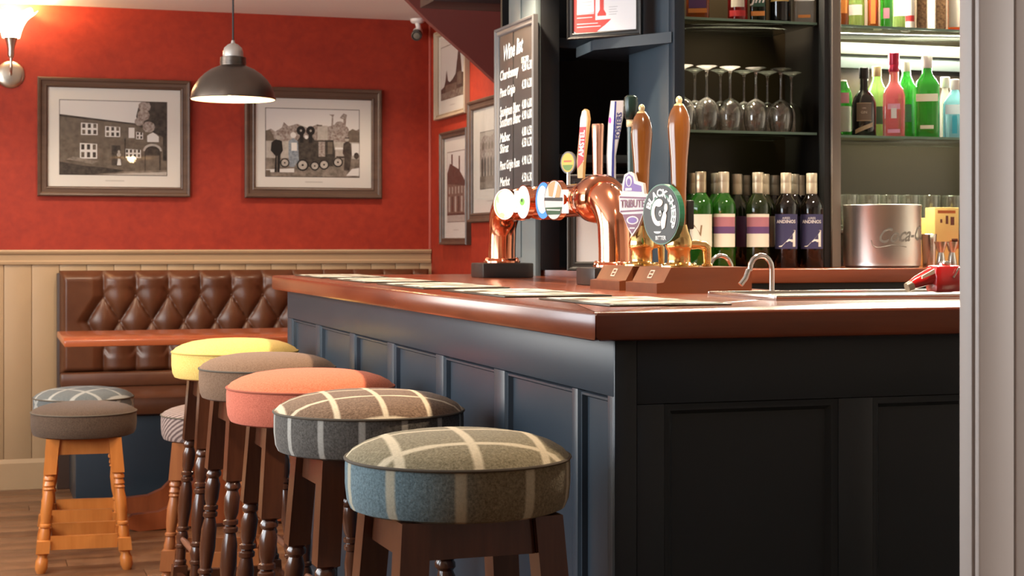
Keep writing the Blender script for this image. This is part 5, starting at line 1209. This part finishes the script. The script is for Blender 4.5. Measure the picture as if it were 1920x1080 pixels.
# 2 red and white paddle reading AMSTEL
p, c = tap_base(1090); fn = facing(c); z0, z1 = tz(334, (1090,)), tz(203, (1098,)); lean = 0.014
pdl = [(-0.009, z0), (0.008, z0), (0.011, z0 + 0.05), (0.0135 + lean, z1 - 0.03), (0.009 + lean, z1 - 0.005), (0.001 + lean, z1), (-0.008 + lean, z1 - 0.006), (-0.0130 + lean, z1 - 0.03), (-0.012, z0 + 0.05)]
MB().prism(pdl, fn, -0.008, 0.006).build('tap_handle', mat('paddle_gold', (0.50, 0.27, 0.08), 0.35), fo, label='gold edged paddle handle')
RD = mat('paddle_red', (0.55, 0.006, 0.010), 0.4); WH = mat('paddle_white', (0.72, 0.72, 0.72), 0.4)
fc = MB(); hgt = z1 - z0
def pad(a, b, x0, x1): return [(-0.011 + lean * a + x0, z0 + hgt * a), (0.009 + lean * a + x1, z0 + hgt * a), (0.0105 + lean * b + x1, z0 + hgt * b), (-0.0115 + lean * b + x0, z0 + hgt * b)]
fc.prism(pad(.24, .80, 0, 0) [:2] + [(0.0105 + lean * .86, z0 + hgt * .86), (0.007 + lean, z0 + hgt * .965), (0.001 + lean, z0 + hgt * .985), (-0.007 + lean, z0 + hgt * .96), (-0.0115 + lean * .86, z0 + hgt * .86)], fn, .006, .0066, 0); fc.prism([(-0.011 + lean * .10, z0 + hgt * .14)] + pad(.26, .74, 0, 0)[1:], fn, .0066, .0070, 1); fc.build('tap_badge', [WH, RD], fo)
lsl = lean / hgt
text_obj('lettering', 'AMSTEL', 0.0230, WH, fo, lambda u, v, w: fn(-v + lean * (.49) + lsl * u, z0 + hgt * .50 + u, w), 0.0076, bold=0.0005, sx=0.95)
# 3 plain copper lever
p, c = tap_base(1121); z0, z1 = tz(334, (1121,)), tz(232, (1121,))
MB().lathe([(0.015, z0), (0.0145, z0 + 0.02), (0.016, z0 + 0.10), (0.0175, z1 - 0.006), (0.016, z1 - 0.001), (0.001, z1)], 20, lambda x, y, z: (x + HX, y + c[1], z)).build('tap_handle', mat('satin_copper', (0.83, 0.45, 0.32), 0.24, 1.0), fo, label='plain copper handle')
# 4 white and blue blade reading FOSTERS
p, c = tap_base(1150); fn = plane_fn((HX, c[1], 0), (-0.55, -0.83, 0)); z0, z1 = tz(336, (1148,)), tz(188, (1155,)); hgt = z1 - z0; lean = 0.006
bl = [(-0.016, z0), (0.006, z0), (0.006, z0 + hgt * .3), (0.021 + lean, z0 + hgt * .8), (0.023 + lean, z1), (-0.012 + lean, z1), (-0.020 + lean, z0 + hgt * .7), (-0.018, z0 + hgt * .3)]
MB().prism(bl, fn, -0.006, 0.006).build('tap_handle', mat('blade_grey', (0.34, 0.32, 0.34), 0.35), fo, label='white and blue blade handle')
fc = MB(); fc.prism([(-0.012, z0 + .004), (-0.004, z0 + .004), (-0.002, z0 + hgt * .3), (0.000 + lean, z1 - .002), (-0.010 + lean, z1 - .002), (-0.018 + lean, z0 + hgt * .7), (-0.015, z0 + hgt * .3)], fn, .006, .0066, 0)
fc.prism([(-0.004, z0 + .004), (0.003, z0 + .004), (0.004, z0 + hgt * .3), (0.004 + lean, z1 - .002), (-0.001 + lean, z1 - .002), (-0.003, z0 + hgt * .3)], fn, .006, .0067, 1)
fc.prism(ngon(-0.008, z0 + hgt * .75, 0.004, 0.009, 12), fn, .0066, .0070, 2)
fc.build('tap_badge', [WH, mat('blade_navy', (0.02, 0.025, 0.16), 0.35), mat('blade_violet', (0.55, 0.08, 0.45), 0.4)], fo)
text_obj('lettering', 'FOSTERS', 0.0205, mat('blade_ink', (0.03, 0.03, 0.12), 0.4), fo, lambda u, v, w: fn(-v + 0.0105 + lean + 0.09 * u, z0 + hgt * .68 + u, w), 0.0072, bold=0.0004, sx=0.92)
# 5 dark green lever with pale ring
p, c = tap_base(1183); z0, z1 = tz(340, (1181,)), tz(178, (1185,)); hgt = z1 - z0
def lv(x, y, z): return (x + HX, y + c[1], z)
MB().lathe([(0.0095, z0), (0.010, z0 + hgt * .55), (0.011, z0 + hgt * .64)], 18, lv).build('tap_handle', mat('lever_grey_green', (0.045, 0.075, 0.075), 0.25), fo, label='slim dark green handle')
MB().lathe([(0.011, z0 + hgt * .63), (0.0125, z0 + hgt * .64), (0.0125, z0 + hgt * .71), (0.012, z0 + hgt * .72)], 18, lv).build('tap_ring', mat('lever_cream', (0.75, 0.58, 0.34), 0.35), fo, label='cream ring')
MB().lathe([(0.012, z0 + hgt * .71), (0.0165, z0 + hgt * .74), (0.0195, z0 + hgt * .9), (0.018, z1 - 0.006), (0.012, z1 - 0.001), (0.001, z1)], 20, lv).build('tap_knob', mat('lever_dark_green', (0.008, 0.020, 0.016), 0.22), fo, label='dark green knob')

# ================================================================== HAND PUMPS
def hand_pump(label, y0, y1, u, zt_handle):
    yc = (y0 + y1) / 2; t = thing('hand_pump', label, 'beer pump', (1.40, yc, HC), 0, 'wooden handled beer pumps on the bar'); hw = (y1 - y0) / 2
    L = 0.215; zt = 0.056
    # wedge-ended block
    pts = [(-0.012, 0), (L, 0), (L, zt), (0.022, zt), (0.004, zt * .42), (-0.012, zt * .38)]
    MB().prism(pts, lambda a, b, w: (a, w, b), -hw, hw).build('block', PUMPW, t)
    n = Vector((-zt * .58, 0, 0.018)).normalized()
    # number plate on the sloping end
    pl = MB(); base = Vector((0.013, 0, zt * .71)); upv = Vector((0.018, 0, zt * .58)).normalized(); rt = Vector((0, -1, 0)); nn = upv.cross(rt) * -1
    nn = Vector((-upv.z, 0, upv.x))
    f2 = lambda a, b, w: tuple(base + rt * a + upv * b + nn * w)
    for x0, x1, z0, z1 in ((-.012, -.009, -.010, .010), (.009, .012, -.010, .010), (-.009, .009, .0075, .010), (-.009, .009, -.00125, .00125), (-.009, .009, -.010, -.0075)):
        pl.prism(rect(x0, z0, x1, z1), f2, 0.0, 0.0012)
    pl.build('number_plate', mat('pale_plate', (0.75, 0.66, 0.55), 0.35, 0.4), t)
    p = onY(u, 400, yc); hx = p.x - 1.40
    C = lambda x, y, z: (x + hx, y, z)
    MB().lathe([(0.046, zt), (0.046, zt + 0.003), (0.030, zt + 0.006), (0.026, zt + 0.010), (0.0255, zt + 0.035), (0.029, zt + 0.040), (0.031, zt + 0.046), (0.030, zt + 0.058), (0.027, zt + 0.068), (0.022, zt + 0.080), (0.019, zt + 0.094)], 32, C).build('brass_cylinder', BRASS, t)
    for k in range(6):
        a = k * PI / 3; MB().lathe([(0.0035, zt + .003), (0.0035, zt + .006), (0.001, zt + .008)], 8, lambda x, y, z, a=a: (x + hx + .039 * math.cos(a), y + .039 * math.sin(a), z)).build('screw', BRASS, t)
    zb = zt + 0.094; H_ = zt_handle - HC - zb
    MB().lathe([(0.015, zb - .004), (0.016, zb + H_ * .10), (0.0165, zb + H_ * .3), (0.0195, zb + H_ * .55), (0.0245, zb + H_ * .75), (0.0255, zb + H_ * .82), (0.0235, zb + H_ * .90), (0.018, zb + H_ * .965), (0.012, zb + H_)], 32, C).build('handle', HANDLEW, t)
    zf = zb + H_
    MB().lathe([(0.012, zf - .001), (0.0105, zf + .003), (0.006, zf + .006), (0.0075, zf + .011), (0.0075, zf + .015), (0.005, zf + .020), (0.001, zf + .022)], 20, C).build('finial', mat('ivory_brass_finial', (0.85, 0.66, 0.36), 0.3, 0.5), t)
    # black clip bracket behind the pump clip
    MB().box(hx - 0.030, hx - 0.012, -0.006, 0.006, zb + .02, zb + .06).build('clip_bracket', BLACKP, t)
    return t, hx, zb
P1, hx1, zb1_ = hand_pump('far hand pump with purple shield clip', 3.505, 3.695, 1203, 1.486)
P2, hx2, zb2_ = hand_pump('near hand pump with round black clip', 3.285, 3.465, 1273, 1.486)
# purple shield reading TRIBUTE
c = onX(1186, 381, 1.40 + hx1 - 0.032); fn = plane_fn((hx1 - 0.030, c.y - 3.60, c.z - HC), (-0.92, -0.39, 0))
WHP = mat('clip_white', (0.62, 0.58, 0.56), 0.4); PUR = mat('clip_purple', (0.16, 0.07, 0.30), 0.4); MAR = mat('clip_maroon', (0.17, 0.035, 0.08), 0.4)
cl = MB()
out = [(-0.035, 0.045), (-0.028, 0.068), (-0.012, 0.074), (0.004, 0.068), (0.010, 0.052), (0.034, 0.046), (0.038, 0.022), (0.050, 0.016), (0.046, -0.018), (0.034, -0.026), (0.018, -0.056), (-0.002, -0.078), (-0.016, -0.060), (-0.034, -0.026), (-0.044, -0.020), (-0.046, 0.018), (-0.036, 0.022)]
cl.prism(out, fn, -0.006, 0.002, 0)
cl.prism([(-0.030, 0.030), (-0.024, 0.062), (-0.012, 0.069), (0.000, 0.062), (0.004, 0.046), (0.028, 0.040), (0.030, 0.026)], fn, 0.002, 0.0026, 1)
cl.prism(ngon(-0.012, 0.052, 0.010, 0.013, 14), fn, 0.0026, 0.003, 0); cl.prism(ngon(-0.012, 0.050, 0.006, 0.009, 12), fn, 0.003, 0.0034, 1); cl.prism(rect(-0.024, 0.030, -0.002, 0.036), fn, 0.0026, 0.0032, 0)
cl.prism([(-0.043, 0.017), (0.045, 0.013), (0.043, 0.009), (-0.043, 0.013)], fn, 0.002, 0.0026, 2); cl.prism([(-0.041, -0.017), (0.043, -0.015), (0.041, -0.019), (-0.041, -0.021)], fn, 0.002, 0.0026, 2)
cl.prism([(-0.033, -0.026), (0.032, -0.025), (0.017, -0.052), (-0.002, -0.071), (-0.017, -0.054)], fn, 0.002, 0.0026, 2)
cl.prism(ngon(0, -0.040, 0.020, 0.010, 16), fn, 0.0026, 0.003, 0); cl.prism(ngon(0, -0.040, 0.015, 0.007, 14), fn, 0.003, 0.0034, 1); cl.prism(rect(-0.010, -0.060, 0.008, -0.057), fn, 0.0026, 0.003, 0)
cl.build('pump_clip', [WHP, PUR, MAR], P1, smooth=False, label='purple and white shield clip')
text_obj('lettering', 'TRIBUTE', 0.0255, MAR, P1, lambda u, v, w: fn(u, v - 0.002, w), 0.0034, bold=0.0006, sx=0.80)
# round clip with a pale animal face and curved lettering
c = onX(1241, 402, 1.40 + hx2 - 0.036); fn = plane_fn((hx2 - 0.036, c.y - 3.375, c.z - HC), (-0.97, -0.24, 0)); R2 = 0.068
BKC = mat('clip_black', (0.016, 0.019, 0.018), 0.45); GRC = mat('clip_green', (0.02, 0.14, 0.075), 0.35); WC = mat('clip_pale', (0.68, 0.70, 0.68), 0.4)
cl = MB(); cl.prism(ngon(0, 0, R2, R2, 48), fn, -0.012, 0.002, 1)
cl.prism(ngon(0, 0, R2 * .96, R2 * .96, 48), fn, 0.002, 0.0026, 0)
# central roundel ring and abstract ram head: curled horn, ears, muzzle
ringo = ngon(0.004, 0.004, 0.042, 0.042, 30, -0.6, PI * 1.05); ringi = ngon(0.004, 0.004, 0.037, 0.037, 30, -0.6, PI * 1.05)
cl.prism(ringo + ringi[::-1], fn, 0.0026, 0.0034, 1)
horn = ngon(-0.008, 0.004, 0.026, 0.030, 20, PI * .35, PI * 1.6); horni = ngon(-0.008, 0.004, 0.015, 0.019, 20, PI * .35, PI * 1.6)
cl.prism(horn + horni[::-1], fn, 0.0026, 0.0040, 2)
cl.prism(ngon(-0.006, 0.026, 0.014, 0.009, 14), fn, 0.0030, 0.0044, 2); cl.prism([(0.010, 0.004), (0.018, 0.010), (0.022, -0.004), (0.016, -0.030), (0.006, -0.034), (0.000, -0.018)], fn, 0.0030, 0.0044, 2)
cl.prism(ngon(0.020, 0.014, 0.006, 0.010, 12), fn, 0.0030, 0.0044, 2); cl.prism(ngon(0.000, 0.002, 0.005, 0.007, 10), fn, 0.0044, 0.0050, 2); cl.prism(ngon(0.000, 0.001, 0.002, 0.003, 8), fn, 0.0050, 0.0054, 0)
cl.prism(ngon(-0.012, -0.038, 0.014, 0.005, 12, PI, 2 * PI), fn, 0.0026, 0.0034, 2)
cl.build('pump_clip', [BKC, GRC, WC], P2, smooth=False, label='round black and green clip with pale animal emblem')
text_obj('lettering', 'BLACK SHEEP', 0.0225, WC, P2, lambda u, v, w: fn(u * math.cos(-.45) - v * math.sin(-.45), u * math.sin(-.45) + v * math.cos(-.45), w), 0.0036, arc=0.0475, bold=0.0011, sx=1.22)
text_obj('lettering', 'BITTER', 0.0125, WC, P2, lambda u, v, w: fn(-(u * math.cos(.25) - v * math.sin(.25)) * 1, -(u * math.sin(.25) + v * math.cos(.25)), w) if False else fn(u, v - 0.053, w), 0.0036, bold=0.0004)
# brass spout arm of the near pump
bx = hx2
MB().tube([(bx + 0.028, 0.0, 0.105), (bx + 0.045, 0.0, 0.106), (bx + 0.060, 0.0, 0.104), (bx + 0.068, 0.0, 0.096), (bx + 0.069, 0.0, 0.085), (bx + 0.069, 0.0, 0.060)], [0.011, 0.010, 0.0105, 0.011, 0.010, 0.0085], 14).build('spout_arm', BRASS, P2)
MB().lathe([(0.010, 0.056), (0.0125, 0.057), (0.0125, 0.062), (0.009, 0.064)], 16, lambda x, y, z: (x + bx + .069, y, z)).build('spout_flange', BRASS, P2)
MB().tube([(hx1 + 0.028, 0.0, 0.105), (hx1 + 0.042, 0.0, 0.106), (hx1 + 0.050, 0.0, 0.098), (hx1 + 0.051, 0.0, 0.060)], [0.009, 0.009, 0.009, 0.007], 12).build('spout_arm', BRASS, P1)
# black counter-mount of the pull lever
MB().box(bx + 0.018, bx + 0.034, -0.008, 0.008, 0.140, 0.205, 0, 0.003).build('lever_bracket', BLACKP, P2)
# swan-neck spouts
def hoop(label, pts, r):
    t = tag(MB().tube(pts, r, 14).build('swan_neck_spout', CHROME), label, 'spout', 'steel swan-neck spouts by the hand pumps'); return t
b = onZ(1447, 552, HC + 0.001); zt2 = onY(1425, 479, b.y).z
wx = onY(1406, 500, b.y).x; rad = (b.x - wx) / 2; pts = [(b.x, b.y, HC + 0.0095 if False else HC + 0.0004), (b.x, b.y, zt2 - rad * 1.15)]
for k in range(1, 9): a = PI * k / 8; pts.append((b.x - rad + rad * math.cos(a), b.y, zt2 - rad * 1.15 + rad * 1.15 * math.sin(a)))
pts += [(wx - 0.004, b.y, HC + 0.052), (wx - 0.010, b.y, HC + 0.036), (wx - 0.022, b.y, HC + 0.022)]
hoop('taller steel swan-neck spout with flared tip, at the right end of the pump blocks', pts, 0.0058)
y2 = 3.62; xa = onY(1330, 500, y2).x; xb = onY(1372, 500, y2).x; z2 = onY(1352, 479, y2).z; rad = (xb - xa) / 2
xs_ = max(xa, 1.628); xa2 = xa
pts = [(xb, y2, HC + 0.0004), (xb, y2, z2 - rad * 1.2)]
for k in range(1, 9): a = PI * k / 8; pts.append((xb - rad + rad * math.cos(a), y2, z2 - rad * 1.2 + rad * 1.2 * math.sin(a)))
pts += [(xa - 0.002, y2, HC + 0.075), (xa - 0.004, y2, HC + 0.064)]
hoop('shorter steel swan-neck spout behind the near hand pump', pts, 0.0055)

# red gun-shaped dispenser lying on the worktop by the pillar
rp = onZ(1752, 548, HC + 0.01)
rg = thing('drinks_gun', 'red plastic drinks gun with cream label lying on the inner edge of the bar', 'drinks gun', (rp.x, rp.y, HC + 0.0095), 0)
RPL = mat('glossy_red_plastic', (0.60, 0.010, 0.012), 0.22, coat=0.5); k_ = 3.6 / F
MB().tube([(-46 * k_, 0, 14 * k_), (-38 * k_, 0, 17 * k_), (-14 * k_, 0, 26 * k_), (0, 0, 29 * k_)], [0.009, 0.012, 0.016, 0.019], 16).build('barrel', RPL, rg)
MB().box(-8 * k_, 46 * k_, -0.022, 0.022, 0.0, 47 * k_, 0, 0.008).build('body', RPL, rg)
MB().lathe([(0.012, 47 * k_ - .002), (0.013, 47 * k_ + .004), (0.010, 47 * k_ + .008), (0.001, 47 * k_ + .009)], 16, lambda x, y, z: (x + 20 * k_, y, z)).build('button', CHROME, rg)
MB().tube([(-54 * k_, 0, 9 * k_), (-44 * k_, 0, 13 * k_)], [0.0095, 0.0105], 14).build('nozzle', mat('nozzle_mesh', (0.35, 0.30, 0.24), 0.35, 0.9), rg)
fn = lambda u, v, w: (u * k_, -0.016 - w, v * k_)
MB().prism([(-34, 24), (-10, 33), (-10, 41), (-34, 29)], fn, 0.0, 0.004).build('paper_label', LCR, rg)
MB().tube([(24 * k_, -0.024, 26 * k_), (34 * k_, -0.026, 42 * k_), (46 * k_, -0.024, 42 * k_)], 0.0025, 8).build('clasp', CHROME, rg)
